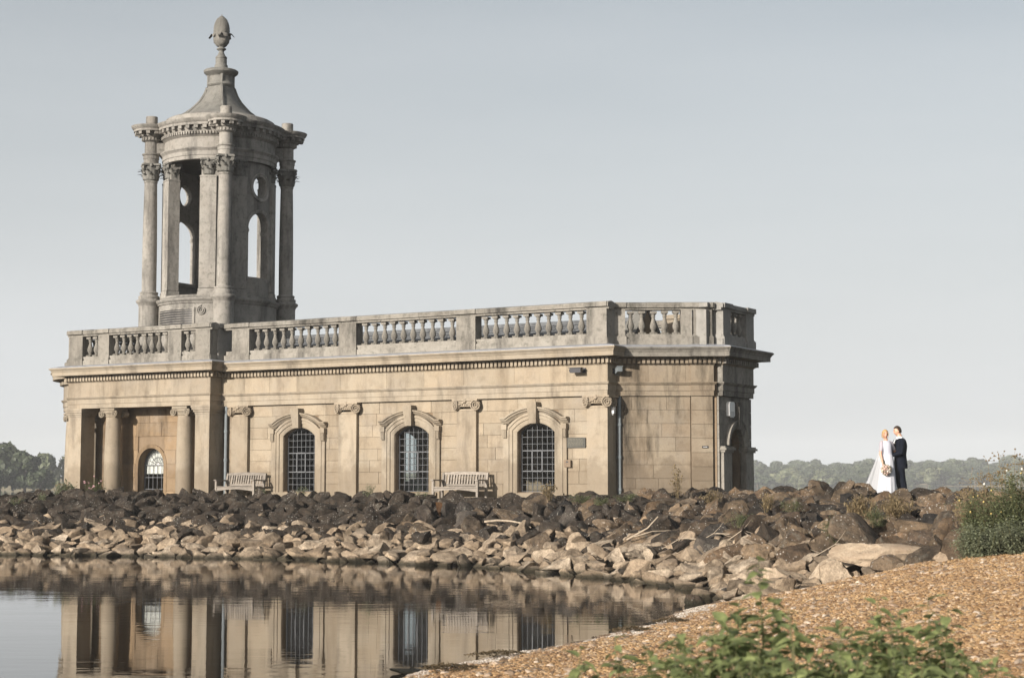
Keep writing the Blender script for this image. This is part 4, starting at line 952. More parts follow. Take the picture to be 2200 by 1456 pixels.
m.build('finial_cone', M['tower_dark'], tower, 50)
m = MB(tz0)
for i in range(8):
    a = math.pi / 4 * i + math.pi / 8; big = i % 2 == 0
    pts = []; fs = []
    for q_ in range(8):
        t = q_ / 7; rr_ = float(np.interp(t, [0, .3, .75, .9, 1], [.13, .268, .285, .38 if big else .31, .45 if big else .34])); z = float(np.interp(t, [0, .3, .8, .92, 1], [17.0, 17.16, 17.42, 17.47, 17.31])); w_ = float(np.interp(t, [0, .4, .8, 1], [.12, .26, .24, .16]))
        for s in (-1, 0, 1): pts.append(((rr_ + (.02 if s == 0 else 0)) * math.cos(a + s * w_ / max(rr_, .15) * .5), (rr_ + (.02 if s == 0 else 0)) * math.sin(a + s * w_ / max(rr_, .15) * .5), z))
    for q_ in range(7):
        for s in range(2): fs.append((q_ * 3 + s, q_ * 3 + s + 1, q_ * 3 + s + 4, q_ * 3 + s + 3))
    m.add(pts, fs)
m.build('finial_leaves', M['tower_dark'], tower, 40, kind='stuff')

# ------------------------------------------------------------------ things fixed to or standing against the church
def wthing(name, u, v, z, rz, label, cat, group=None):
    x, y = B2W(u, v); return tag(empty(name, (x, y, z), -TH + rz), label, cat, group)
def cctv(u, v, z, rz, label):
    t = wthing('security_camera', u, v, z, rz, label, 'camera', 'security cameras under the cornice')
    m = MB(); m.tube([(0, .0, .0), (0, -.16, .0), (0, -.2, .03)], .03, 8); m.box(-.06, .06, -.01, .02, -.07, .07); m.build('bracket', M['dark_plastic'], t)
    return t
t = cctv(-.72, -.03, 5.04, 0, 'black security camera on the frieze left of the corner, pointing left')
m = MB(); m.box(-.30, .04, -.27, -.15, -.07, .06); m.box(-.34, .06, -.285, -.135, .06, .075); m.tube([(-.30, -.21, 0), (-.33, -.21, 0)], .045, 10); m.build('camera_body', M['dark_plastic'], t)
t = cctv(.02, .35, 5.02, R(90), 'grey security camera in the recess right of the church corner')
m = MB(lambda s, d, z: (s * .7 - d * .7, d * .7 + s * .7 - .14, z - s * .25)); m.box(-.16, .2, -.07, .07, -.06, .07); m.box(-.18, .25, -.085, .085, .07, .085); m.build('camera_body', M['paint_grey'], t)
pl = wthing('wall_plaque', -1.05, -.0 + .115, 3.045, 0, 'dark metal plaque with raised lines of lettering beside the right-hand window', 'plaque')
m = MB(); m.box(-.30, .30, -.035, .01, -.135, .135); m.build('plate', simple('bronze_plate', (.045, .045, .04, 1), .5, .6, .2, 15), pl)
m = MB()
for i in range(6):
    x = -.25
    while x < .24:
        w_ = rnd.uniform(.03, .09); m.box(x, min(x + w_, .25), -.039, -.034, .088 - i * .036, .102 - i * .036); x += w_ + .018
m.build('raised_lettering', simple('bronze_worn', (.12, .11, .085, 1), .45, .6), pl, kind='stuff')
m = MB(); m.box(-.31, .31, -.042, -.03, .128, .142); m.box(-.31, .31, -.042, -.03, -.142, -.128); m.box(-.312, -.296, -.042, -.03, -.127, .127); m.box(.296, .312, -.042, -.03, -.127, .127); m.build('rim', simple('bronze_rim', (.07, .068, .06, 1), .45, .6), pl)
bx = wthing('wall_box', -1.285, .115, 2.47, 0, 'small brown metal box with a dark slot under the wall plaque', 'box')
m = MB(); m.box(-.10, .10, -.09, .01, -.10, .09); m.box(-.105, .105, -.1, -.088, -.105, .095); m.build('case', simple('brown_box_paint', (.16, .115, .075, 1), .6, 0, .2), bx)
m = MB(); m.box(-.04, .04, -.104, -.099, .02, .04); m.prism_d([(-.025, .04), (.025, .04), (.018, .065), (-.018, .065)], -.104, -.099); m.build('slot', M['dark_plastic'], bx)
al = wthing('alarm_box', UE + .06 - .2, 2.72, 3.98, R(90), 'white alarm box high on the end wall left of the arched door', 'alarm')
m = MB(); m.prism_d([(-.2, -.18), (.2, -.18), (.2, .17), (.14, .22), (-.14, .22), (-.2, .17)], -.13, .03); m.build('case', M['white_plastic'], al)
m = MB(); m.box(-.12, .12, -.14, -.128, -.22, -.05); m.build('sounder', simple('grey_plastic', (.45, .45, .44, 1), .4), al)
p = CAN(2.48, -.0, 2.92); sg_ = wthing('wall_sign', p[0], p[1], 2.92, A30, 'tiny black sign with white lettering on the chancel pilaster', 'sign')
m = MB(); m.box(-.085, .085, -.012, .03, -.03, .03); m.build('plate', M['dark_plastic'], sg_)
m = MB()
for i in range(7): m.box(-.055 + i * .016, -.045 + i * .016, -.015, -.011, -.008, .008)
m.build('lettering', M['white_plastic'], sg_, kind='stuff')
fl = wthing('flood_light', .03, .25, 3.93, R(90), 'small white light fitting under the corner scroll capital', 'light')
m = MB(); m.box(-.05, .05, -.06, .01, -.09, .06); m.box(-.06, .06, -.07, .0, .06, .08); m.build('housing', M['white_plastic'], fl)
m = MB(); m.tube([(0, 0, -.09), (0, .01, -.13)], .03, 8); m.build('sensor', M['white_plastic'], fl)

def bench(u, v, label):
    L, Dp = 1.56, .56; t = wthing('garden_bench', u, v, G, 0, label, 'bench', 'teak benches against the church wall')
    def pc(name, f, **k): m = MB(); f(m); return m.build(name, M['teak'], t, **k)
    bk = lambda z: .0 - .0 + .10 * max(0, (z - .42) / .46)             # back leans away
    for x in (-L / 2 + .035, L / 2 - .035):
        pc('leg', lambda m: m.box(x - .033, x + .033, -Dp, -Dp + .066, 0, .63))
        pc('leg', lambda m: m.add([(x + a, -.08 + b + bk(z), z) for z in (0, .42, .86) for a, b in ((-.033, 0), (.033, 0), (.033, .06), (-.033, .06))], [(0, 3, 2, 1), (8, 9, 10, 11)] + [(i * 4 + j, i * 4 + (j + 1) % 4, i * 4 + 4 + (j + 1) % 4, i * 4 + 4 + j) for i in (0, 1) for j in range(4)]))
        pc('arm', lambda m: m.add([(x + a, y, z) for a in (-.05, .05) for y, z in ((-Dp - .04, .63), (-Dp - .04, .665), (-.3, .665), (.02, .65), (.02, .61), (-.3, .63))], [tuple(range(6)), tuple(range(11, 5, -1))] + [(i, (i + 1) % 6, 6 + (i + 1) % 6, 6 + i) for i in range(6)]))
        pc('side_rail', lambda m: m.box(x - .02, x + .02, -Dp + .06, -.07, .36, .43))
    for i in range(5): pc('seat_slat', lambda m: m.box(-L / 2 + .01, L / 2 - .01, -Dp + .01 + i * .096, -Dp + .09 + i * .096, .43 - .004 * i, .455 - .004 * i))
    ap = [(-L / 2 + .07, .42), (-L / 2 + .07, .31)] + [(-L / 2 + .14 + (L - .28) * i / 10, .32 + .05 * math.sin(math.pi * i / 10)) for i in range(11)] + [(L / 2 - .07, .31), (L / 2 - .07, .42)]
    pc('apron', lambda m: m.prism_d(ap, -Dp + .02, -Dp + .05))
    tp = [(-L / 2 + .07, .80)] + [(L / 2 - .07, .80)] + [(L / 2 - .07 - (L - .14) * i / 12, .865 + .03 * math.sin(math.pi * i / 12)) for i in range(13)]
    y0 = -.065 + bk(.83)
    pc('top_rail', lambda m: m.prism_d(tp, y0, y0 + .04))
    pc('bottom_rail', lambda m: m.box(-L / 2 + .07, L / 2 - .07, -.06 + bk(.5), -.02 + bk(.5), .47, .535))
    for i in range(15):
        x = -L / 2 + .07 + (L - .14) * (i + .5) / 15
        pc('back_slat', lambda m: m.add([(x + a, -.055 + b + bk(z), z) for z in (.53, .81) for a, b in ((-.026, 0), (.026, 0), (.026, .018), (-.026, .018))], [(0, 3, 2, 1), (4, 5, 6, 7), (0, 1, 5, 4), (1, 2, 6, 5), (2, 3, 7, 6), (3, 0, 4, 7)]))
    return t
bench(-12.60, -.16, 'weathered teak bench beside the drainpipe, left of the first arched window')
bench(-4.54, -.16, 'weathered teak bench between the middle and right arched windows')
# table set inside, seen through the middle window
x, y = B2W(-8.6, 3.2); tb = tag(empty('dining_table', (x, y, 1.42), -TH), 'white clothed table inside the church seen through the middle window', 'table')
m = MB(); m.lathe([(.02, 0), (.62, .0), (.58, .3), (.57, .52), (.55, .545), (0, .55)], n=22); m.build('cloth', M['cloth'], tb, 40)
for i in range(7):
    a = i * .9; x, y = B2W(-8.6 + .9 * math.cos(a), 3.2 + .9 * math.sin(a)); ch = tag(empty('dining_chair', (x, y, 1.42), -TH + a + 1.57), 'white chair set round the clothed table inside the church', 'chair', 'white chairs inside the church')
    m = MB(); m.box(-.2, .2, -.2, .2, .25, .3)
    m.build('seat', M['cloth'], ch); m = MB(); m.box(-.2, .2, -.24, -.2, .2, .62); m.build('backrest', M['cloth'], ch)
    for sx in (-.17, .17):
        for sy in (-.17, .17): m = MB(); m.box(sx - .015, sx + .015, sy - .015, sy + .015, 0, .25); m.build('leg', M['cloth'], ch)

# ------------------------------------------------------------------ rocks of the bank
def rock_mesh(seed, mat, sub=3, planes=16, flat=.75, rough=.05):
    r = np.random.RandomState(seed); bm = bmesh.new(); bmesh.ops.create_icosphere(bm, subdivisions=sub, radius=1)
    V = np.array([v.co[:] for v in bm.verts])
    for _ in range(planes):
        n_ = r.normal(size=3); n_ /= np.linalg.norm(n_); d = r.uniform(.32, .74); h = V @ n_; k = h > d; V[k] -= np.outer(h[k] - d, n_)
    V *= np.array([r.uniform(.85, 1.35), r.uniform(.7, 1.0), r.uniform(.55, .85) * flat / .75]); V /= np.abs(V).max() * .92
    for i, v in enumerate(bm.verts):
        p = Vector(V[i]); o = Vector((seed * 3.1, seed * 1.7, 0))
        d = noise.fractal(p * 1.6 + o, .9, 2.1, 5) * rough * 1.5 + noise.fractal(p * 4.5 + o, .75, 2.2, 5) * rough * 1.05
        v.co = p + p.normalized() * d
    me = bpy.data.meshes.new('rock'); bm.to_mesh(me); bm.free(); me.materials.append(mat)
    me.polygons.foreach_set('use_smooth', [True] * len(me.polygons)); me.set_sharp_from_angle(angle=R(42)); return me
RK = {k: [rock_mesh(s + i, M[m_], 4, pl, fl) for i in range(n_)] for k, m_, s, n_, pl, fl in
      (('dark', 'rock_dark', 100, 14, 15, .8), ('right', 'rock_right', 200, 14, 14, .7), ('pale', 'rock_pale', 300, 16, 13, .62))}
RK['rust'] = [rock_mesh(400, M['rock_rust'])]; RK['cream'] = [rock_mesh(410 + i, M['rock_cream'], 4, 12, .6) for i in range(4)]; RK['rightbig'] = [rock_mesh(430 + i, M['rock_right'], 4, 12, .66) for i in range(6)]
RK['palebig'] = [rock_mesh(450 + i, M['rock_pale'], 4, 12, .6) for i in range(4)]
placed = []
def put_rock(kind, x, y, r, rot=None, scale=None, label=None, group=None, cat='rock', dz=.0, idx=None):
    me = RK[kind][idx if idx is not None else rnd.randrange(len(RK[kind]))]
    z = tz1(x, y)
    e = rot if rot is not None else (rnd.uniform(-.5, .5), rnd.uniform(-.5, .5), rnd.uniform(0, 6.28))
    o = inst('boulder' if kind != 'pale' else 'stone', me, None, (x, y, z + dz * r), e, tuple(r * k for k in (scale or (1, 1, 1))))
    tag(o, label, cat, group); placed.append((x, y, r * .9)); return o
# rocks one can point to
def at(px, Y): return (px - 1100) / 3700 * Y
SPEC = [
 ('cream', at(1690, 29.2), 29.2, .60, (.15, .25, .5), (1.15, .9, .72), 'large smooth cream boulder at the corner where gravel meets the lake'),
 ('cream', at(1783, 28.2), 28.2, .74, (.1, -.42, .35), (1.25, .5, .5), 'long cream slab tilted up to the right above the gravel edge'),
 ('cream', at(1905, 27.6), 27.6, .92, (.08, .03, -.05), (1.15, .62, .46), 'longest pale boulder lying flat along the top of the gravel'),
 ('rightbig', at(1850, 30.2), 30.2, .66, (.25, .12, 1.1), (1, .85, .8), 'big brown angular boulder behind the tilted cream slab'),
 ('rightbig', at(1985, 30.4), 30.4, .52, (.05, .08, .2), (1.2, .8, .42), 'flat lichened slab with a sunlit top below the groom'),
 ('rightbig', at(1988, 28.7), 28.7, .48, (.2, -.15, .6), (1.1, .8, .7), 'lichen-crusted block between the flat slab and the leaning boulder'),
 ('rightbig', at(2030, 28.1), 28.1, .64, (.3, -.35, .9), (1, .8, .95), 'large speckled boulder leaning against the wildflower bush'),
 ('rightbig', at(1940, 27.9), 27.9, .46, (.1, .2, 2.2), (1.1, .8, .8), 'squat brown boulder resting on the longest pale boulder'),
 ('dark', at(1995, 33.0), 33.0, .55, (.05, .1, .1), (1.25, .7, .62), 'dark block with a mossy shaded face right of the groom'),
 ('cream', at(2016, 24.9), 24.9, .21, (.1, 1.1, .4), (1, .7, .6), 'small upright pale stone at the foot of the wildflower bush'),
 ('dark', at(1425, 38.2), 38.2, .68, (.3, .75, .5), (1.2, .8, .8), 'large dark boulder leaning to the right on the middle bank'),
 ('rightbig', at(1500, 36.9), 36.9, .56, (.1, .3, 1.9), (1, .85, .95), 'lichened boulder standing right of the large leaning dark boulder'),
 ('cream', at(1328, 41.6), 41.6, .21, (.2, .1, .3), (1, .9, .9), 'small cream stone bright among dark rocks right of the last window'),
 ('rust', at(962, 46.2), 46.2, .42, (.1, .2, .7), (1, .8, .75), 'rust-orange boulder below the right-hand bench'),
 ('rightbig', at(1090, 43.9), 43.9, .56, (.2, .55, .2), (.9, .8, 1.0), 'tall boulder with an ochre left face below the right-hand window'),
 ('dark', at(1490, 27.9), 27.9, .27, (.1, .2, .3), (1, .8, .8), 'dark wet rock standing in the shallows off the gravel tip'),
 ('dark', at(1560, 29.4), 29.4, .22, (.1, .1, 1.3), (1.2, .8, .6), 'low wet rock in the shallows beside the bank stones'),
 ('dark', at(1398, 23.2), 23.2, .16, (0, .1, .2), (1.4, .8, .5), 'flat dark rock at the waterline of the gravel beach'),
 ('dark', at(890, 17.75), 17.75, .20, (0, .1, .1), (1.5, .7, .45), 'dark weedy rock at the waterline in the bottom of the bay'),
 ('rightbig', at(1560, 33.4), 33.4, .42, (.3, .2, .9), (1, .8, .9), 'speckled boulder among dry sticks on the right bank'),
]
for i, (k, x, y, r_, e, s_, lb) in enumerate(SPEC): put_rock(k, x, y, r_, e, s_, lb, None, dz=.15, idx=i % len(RK[k]))
# the rest, largest first, kept apart by their sizes
def scatter(n_try, rmin, rmax, zlo, zhi, packing, seed, xlo=-21, xhi=12):
    r = np.random.RandomState(seed); X = r.uniform(xlo, xhi, n_try); Y = r.uniform(23, 60, n_try); k = inpoly(X, Y, ROCKS)
    # only what the bank shows to the lake side
    X, Y = X[k], Y[k]; Z = tz(X, Y); zz = Z + np.clip(r.normal(0, .11, len(Z)), -.25, .25); k = (zz > zlo) & (zz < zhi); X, Y = X[k], Y[k]
    rad = np.sort(rmin + (rmax - rmin) * r.uniform(0, 1, len(X)) ** 1.7)[::-1]; out = []; cell = {}
    for px, py, pr in placed: cell.setdefault((int(px // 1.2), int(py // 1.2)), []).append((px, py, pr))
    for x, y, q_ in zip(X, Y, rad):
        c = (int(x // 1.2), int(y // 1.2)); ok = True
        for i in (-1, 0, 1):
            for j in (-1, 0, 1):
                for a, b, e in cell.get((c[0] + i, c[1] + j), ()):
                    if (a - x) ** 2 + (b - y) ** 2 < ((e + q_) * packing) ** 2: ok = False; break
                if not ok: break
            if not ok: break
        if ok: cell.setdefault(c, []).append((x, y, q_)); out.append((x, y, q_))
    return out
dark = scatter(60000, .16, .42, .58, 1.9, .60, 3)
pale = scatter(80000, .10, .36, -.25, .64, .57, 4)
def seen(x, y, r_): return r_ / math.hypot(x, y) * (1 if abs(x / y) < .303 else .2)
ALLOW = inpoly
foot = lambda x, y: (lambda du, dv: -20.2 < du < 2.9 and dv > -.75)((x - ORG[0]) * Ux + (y - ORG[1]) * Uy, (x - ORG[0]) * Vx + (y - ORG[1]) * Vy)
dark = [d for d in dark if not foot(d[0], d[1])]
dark.sort(key=lambda d: -seen(*d)); pale.sort(key=lambda d: -seen(*d))
def zone(x, y):
    b = (x / y) * 3700 + 1100                    # bearing across the bank, from the lake side
    for lim, t in ((140, 'left of the porch'), (250, 'below the left porch column'), (360, 'below the arched porch window'), (460, 'below the right porch pier'), (580, 'below the left bench'), (690, 'below the left nave window'), (820, 'between the left and middle nave windows'), (935, 'below the middle nave window'),
                   (1070, 'below the right bench'), (1210, 'below the right nave window'), (1330, 'below the wall plaque and corner pilaster'), (1440, 'below the left half of the canted wall'), (1540, 'below the right half of the canted wall'), (1630, 'below the arched end door'), (1740, 'right of the church end'), (1850, 'left of the bride'), (1960, 'in front of the couple')):
        if b < lim: return t
    return 'between the couple and the thicket'
def add_stuff(lst, mats, name, label, meshes):
    V = []; F = []; n0 = 0
    for x, y, q_ in lst:
        me = meshes[rnd.randrange(len(meshes))]; a = np.empty(len(me.vertices) * 3); me.vertices.foreach_get('co', a); a = a.reshape(-1, 3)
        mt = np.array(Euler((rnd.uniform(-.5, .5), rnd.uniform(-.5, .5), rnd.uniform(0, 6.28))).to_matrix()); a = (a * q_) @ mt.T + np.array([x, y, tz1(x, y) + .2 * q_])
        f = np.empty(len(me.polygons) * 3, int); me.polygons.foreach_get('vertices', f); V.append(a); F.append(f.reshape(-1, 3) + n0); n0 += len(a)
    if not V: return
    V = np.concatenate(V); F = np.concatenate(F); me = bpy.data.meshes.new(name); me.from_pydata(V.tolist(), [], F.tolist()); me.materials.append(mats)
    me.polygons.foreach_set('use_smooth', [True] * len(F)); me.set_sharp_from_angle(angle=R(26)); tag(inst(name, me), label, None, None, 'stuff')
low_dark = [rock_mesh(500 + i, M['rock_dark'], 3, 12, .8) for i in range(6)]; low_pale = [rock_mesh(520 + i, M['rock_pale'], 3, 11, .65) for i in range(6)]
seen_z = set(); seen_p = set()
for i, (x, y, q_) in enumerate(dark[:300]):
    z_ = zone(x, y); k = 'right' if (x > 1.6 and rnd.random() < .8) or rnd.random() < .06 else 'dark'
    lb = ('' if z_ in seen_z else 'largest ') + ('lichen-speckled brown boulder ' if k == 'right' else 'dark angular boulder ') + z_ + (', top of the bank' if tz1(x, y) > 1.08 else ', middle of the bank' if tz1(x, y) > .8 else ', lower down'); seen_z.add(z_)
    put_rock(k, x, y, q_, None, None, lb, 'dark boulders of the upper bank', dz=rnd.uniform(-.1, .25))
add_stuff(dark[300:], M['rock_dark'], 'rubble', 'smaller dark rocks filling the upper bank', low_dark)
for i, (x, y, q_) in enumerate(pale[:300]):
    z_ = zone(x, y); lb = ('pale washed stone ' if z_ in seen_p else 'biggest pale stone ') + z_ + (', upper edge' if tz1(x, y) > .38 else ', middle' if tz1(x, y) > .14 else ', by the water'); seen_p.add(z_)
    put_rock('pale', x, y, q_, None, None, lb, 'pale stones along the waterline', cat='stone', dz=rnd.uniform(.0, .3))
add_stuff(pale[300:], M['rock_pale'], 'shingle_rubble', 'small pale stones filling the gaps of the lower bank', low_pale)
print('rocks', len(dark), len(pale))

# ------------------------------------------------------------------ gravel beach: loose stones scattered with geometry nodes
def pebble_mat(name, stops):
    q = NT(name); rv = q.n('ObjectInfo').outputs['Random']; pos = q.n('NewGeometry').outputs['Position']
    c = q.ramp(rv, stops); c = q.mix(q.ramp(q.noise(pos, 1.3, 5, .7), [(.36, .0), (.66, .55)]), c, (.12, .062, .03, 1))
    z = q.n('SeparateXYZ', i_Vector=pos).outputs[2]
    c = q.mix(q.ramp(z, [(.0, .75), (.035, 0.)]), c, (.035, .028, .018, 1))
    q.link(c, q.b.inputs['Base Color']); q.b.inputs['Roughness'].default_value = .6; return q.m
def gravel(name, label, mesh, mat, dens, smin, smax, seed):
    ng = bpy.data.node_groups.new(name, 'GeometryNodeTree')
    ng.interface.new_socket(name='Geometry', in_out='INPUT', socket_type='NodeSocketGeometry'); ng.interface.new_socket(name='Geometry', in_out='OUTPUT', socket_type='NodeSocketGeometry')
    N = lambda t, **k: (lambda x: ([setattr(x, a, b) for a, b in k.items()], x)[1])(ng.nodes.new(t)); L = ng.links.new
    gi, go = N('NodeGroupInput'), N('NodeGroupOutput'); dp = N('GeometryNodeDistributePointsOnFaces', distribute_method='RANDOM'); dp.inputs['Density'].default_value = dens; dp.inputs['Seed'].default_value = seed
    ico = N('GeometryNodeMeshIcoSphere'); ico.inputs['Radius'].default_value = 1; ico.inputs['Subdivisions'].default_value = 2
    sp = N('GeometryNodeSetPosition'); nz = N('ShaderNodeTexNoise'); nz.inputs['Scale'].default_value = 1.1; vm = N('ShaderNodeVectorMath', operation='SUBTRACT'); vm.inputs[1].default_value = (.5, .5, .5); vs = N('ShaderNodeVectorMath', operation='SCALE'); vs.inputs['Scale'].default_value = .9
    L(nz.outputs['Color'], vm.inputs[0]); L(vm.outputs[0], vs.inputs[0]); L(vs.outputs[0], sp.inputs['Offset']); L(ico.outputs['Mesh'], sp.inputs['Geometry'])
    sm = N('GeometryNodeSetMaterial'); sm.inputs['Material'].default_value = mat; L(sp.outputs[0], sm.inputs['Geometry'])
    iop = N('GeometryNodeInstanceOnPoints'); L(gi.outputs[0], dp.inputs['Mesh']); L(dp.outputs['Points'], iop.inputs['Points']); L(sm.outputs[0], iop.inputs['Instance'])
    rr1 = N('FunctionNodeRandomValue', data_type='FLOAT_VECTOR'); rr1.inputs[0].default_value = (-.5, -.5, 0); rr1.inputs[1].default_value = (.5, .5, 6.28); rr1.inputs['Seed'].default_value = seed
    rs = N('FunctionNodeRandomValue', data_type='FLOAT_VECTOR'); rs.inputs[0].default_value = (smin, smin * .8, smin * .5); rs.inputs[1].default_value = (smax, smax * .8, smax * .55); rs.inputs['Seed'].default_value = seed + 5
    e2r = N('FunctionNodeEulerToRotation'); L(rr1.outputs[0], e2r.inputs[0]); L(e2r.outputs[0], iop.inputs['Rotation']); L(rs.outputs[0], iop.inputs['Scale']); L(iop.outputs[0], go.inputs[0])
    o = inst(name, mesh); md = o.modifiers.new('scatter', 'NODES'); md.node_group = ng; tag(o, label, None, None, 'stuff'); return o
vis = lambda x, y: (np.abs(x / np.maximum(y, .1) - .12) < .52) & (y > 7.5)
orange = pebble_mat('orange_flint', [(0, (.085, .045, .02, 1)), (.25, (.24, .14, .058, 1)), (.5, (.39, .255, .125, 1)), (.75, (.31, .19, .08, 1)), (.9, (.50, .38, .25, 1)), (1, (.11, .075, .045, 1))])
white = pebble_mat('bleached_shell', [(0, (.36, .31, .25, 1)), (.4, (.52, .47, .40, 1)), (.75, (.62, .58, .52, 1)), (1, (.28, .20, .13, 1))])
mossm = pebble_mat('dark_shingle', [(0, (.06, .045, .03, 1)), (.5, (.13, .09, .055, 1)), (1, (.24, .17, .1, 1))])
wob = lambda x, y: .035 * np.sin(x * 2.3 + y * 1.1) + .03 * np.sin(y * 2.9 - x)
tzg = lambda x, y: tz(x, y) + .02 * np.sin(x * 5.1 + y * 2.3) * np.sin(y * 4.2 - x) + .004
gravel('gravel', 'orange flint gravel of the beach', grid_mesh('gravel', -5, 14, 7.4, 29, .2, tzg, orange, lambda x, y, z: inpoly(x, y, BEACH) & (z > .10 + wob(x, y)) & vis(x, y)), orange, 900, .016, .043, 1)
cob = pebble_mat('mixed_cobble', [(0, (.10, .075, .05, 1)), (.35, (.33, .24, .16, 1)), (.7, (.5, .42, .33, 1)), (1, (.24, .14, .07, 1))])
gravel('pebbles', 'larger mixed stones lying about on the gravel', grid_mesh('pebbles', -5, 14, 7.4, 29, .3, tzg, cob, lambda x, y, z: inpoly(x, y, BEACH) & (z > .06) & vis(x, y)), cob, 9, .03, .075, 9)
gravel('shell_strip', 'bleached pale shingle along the waterline of the beach', grid_mesh('shell_strip', -5, 6, 8.5, 31, .12, tzg, white, lambda x, y, z: inpoly(x, y, BEACH) & (z < .17 + wob(x, y)) & (z > .015) & vis(x, y)), white, 1900, .012, .028, 2)
gravel('wet_shingle', 'dark wet shingle at the edge of the lake', grid_mesh('wet_shingle', -5, 6, 8.5, 31, .12, tzg, mossm, lambda x, y, z: inpoly(x, y, BEACH) & (z < .24 + wob(y, x)) & (z > -.08) & vis(x, y)), mossm, 420, .012, .03, 3)

# ------------------------------------------------------------------ plants
def leaf_mesh(L, Wd, mat, fold=.25, droop=.25, seed=0):
    m = MB(); n_ = 6; pts = []; r = random.Random(seed)
    for i in range(n_ + 1):
        t = i / n_; w_ = Wd * .5 * (math.sin(math.pi * min(1, t * .93 + .07) ** .75)) * (1 + (.10 if i % 2 else -.06)) if 0 < i < n_ else .002
        x = L * t; z = -droop * L * t * t
        pts += [(x, -w_, z + fold * w_), (x, 0, z), (x, w_, z + fold * w_)]
    fs = [(i * 3 + j, i * 3 + j + 1, i * 3 + j + 4, i * 3 + j + 3) for i in range(n_) for j in (0, 1)]
    m.add(pts, fs); return m.mesh('leaf', mat, 60, fix=False)
LEAF = [leaf_mesh(.055, .030, M['leaf_fg'], .3, .25, 1), leaf_mesh(.066, .030, M['leaf_fg'], .35, .4, 2), leaf_mesh(.046, .027, M['leaf_fg'], .2, .15, 3), leaf_mesh(.080, .036, M['leaf_fg'], .3, .35, 4)]
def weed(px, Y, topy, label, n_stem=5, spread=.16, dens=1.0, lsc=1.0, seed=0, maxleaf=110):
    tall = n_stem <= 3 and topy < 1300; n_stem = int(n_stem * (1.0 if tall else 3.0)); spread *= 1.0 if tall else 1.6; lsc *= 1.38; topy -= 30
    r = random.Random(seed); x = at(px, Y); z0 = tz1(x, Y); zt = EYE - (topy - 1035) / 3713 * Y; H_ = zt - z0
    t = tag(empty('leafy_weed', (x, Y, z0)), label, 'plant', 'leafy weeds in front of the gravel'); st = MB(); fol = MB(); cnt = 0
    for s in range(n_stem):
        a = r.uniform(0, 6.28); sp = spread * r.uniform(.2, 1) * (0 if s == 0 else 1); h = H_ * (1 if s == 0 else r.uniform(.62, .96)); bend = r.uniform(-.06, .06)
        P = [(sp * .5 * math.cos(a) * q_ + bend * q_ * q_ + .3 * sp * math.cos(a), sp * .5 * math.sin(a) * q_ + .3 * sp * math.sin(a), h * q_ - .03 * (q_ == 0)) for q_ in (0, .25, .5, .75, 1)]
        st.tube(P, [.005, .0045, .004, .003, .0015], 5)
        nn = int(max(6, h / .027 * dens)); start = max(.2, 1 - .75 / h)
        for k in range(nn):
            q_ = start + (1 - start) * (k + r.random() * .5) / nn; i = min(3, int(q_ * 4)); f = q_ * 4 - i
            p = [P[i][c] + (P[i + 1][c] - P[i][c]) * f for c in range(3)]; az = k * 2.4 + r.uniform(-.4, .4); sc_ = lsc * r.uniform(.55, 1.25) * (1.1 - .55 * max(0, q_ - .6))
            # a short side shoot carries the leaf away from the stem
            out = r.uniform(.0, .07) * (1.15 - q_); p2 = (p[0] + out * math.cos(az), p[1] + out * math.sin(az), p[2] + out * .5)
            if out > .02: st.tube([tuple(p), p2], .0014, 4, False)
            pitch = r.uniform(-.65, .45)
            if cnt < maxleaf:
                inst('leaf', LEAF[r.randrange(4)], t, p2, (r.uniform(-.5, .5), pitch, az), (sc_,) * 3); cnt += 1
            else:
                me = LEAF[r.randrange(4)]; mt = Matrix.Translation(p2) @ Euler((r.uniform(-.5, .5), pitch, az)).to_matrix().to_4x4() @ Matrix.Scale(sc_, 4)
                fol.add([tuple(mt @ v.co) for v in me.vertices], [tuple(p_.vertices) for p_ in me.polygons])
    st.build('stem', M['stem'], t)
    if fol.v: fol.build('foliage', M['leaf_fg'], t, 60, 'stuff', False)
    return t
WD = [(1640, 7.2, 1222, 'tallest upright weed, its tip standing against the shingle at the lake corner', 3, .10, 1.1), (1565, 7.0, 1312, 'bushy weed just left of the tallest upright weed', 7, .22, 1.1), (1500, 6.7, 1352, 'low leafy weed second left of the tallest upright weed', 6, .2, 1.1),
      (1425, 7.0, 1388, 'low weed spreading left over the gravel, third left of the tallest weed', 5, .2, 1.), (1325, 7.3, 1392, 'sparse weed sprig over the gravel near the left end of the weeds', 3, .16, .8), (1225, 7.2, 1412, 'leftmost small weed sprig rising from the bottom edge', 3, .12, .8),
      (1705, 6.8, 1330, 'dense weed right of the tallest upright weed', 7, .22, 1.15), (1775, 7.3, 1352, 'broad leafy weed in the middle of the weed patch', 7, .24, 1.1), (1865, 7.6, 1308, 'slender taller weed right of the middle of the weed patch', 4, .14, 1.),
      (1925, 6.9, 1360, 'bushy weed between the two slender taller weeds', 6, .22, 1.1), (1988, 7.4, 1312, 'slender weed with a bright upright tip near the right of the patch', 4, .13, 1.), (2045, 7.0, 1385, 'low weed near the right end of the weed patch', 5, .18, 1.),
      (2105, 7.2, 1418, 'rightmost low weed at the bottom edge on the gravel', 4, .16, .9), (1620, 6.2, 1385, 'dark leafy clump at the bottom edge below the tallest weed', 8, .25, 1.2), (1820, 6.2, 1398, 'dark leafy clump at the bottom edge below the middle of the patch', 8, .26, 1.2), (1960, 6.3, 1412, 'leafy clump at the bottom edge below the slender bright-tipped weed', 7, .24, 1.1), (1720, 6.0, 1412, 'leafy clump at the bottom edge between the two dark clumps', 7, .24, 1.1), (1480, 6.2, 1415, 'leafy clump at the bottom edge below the low left weeds', 6, .22, 1.)]
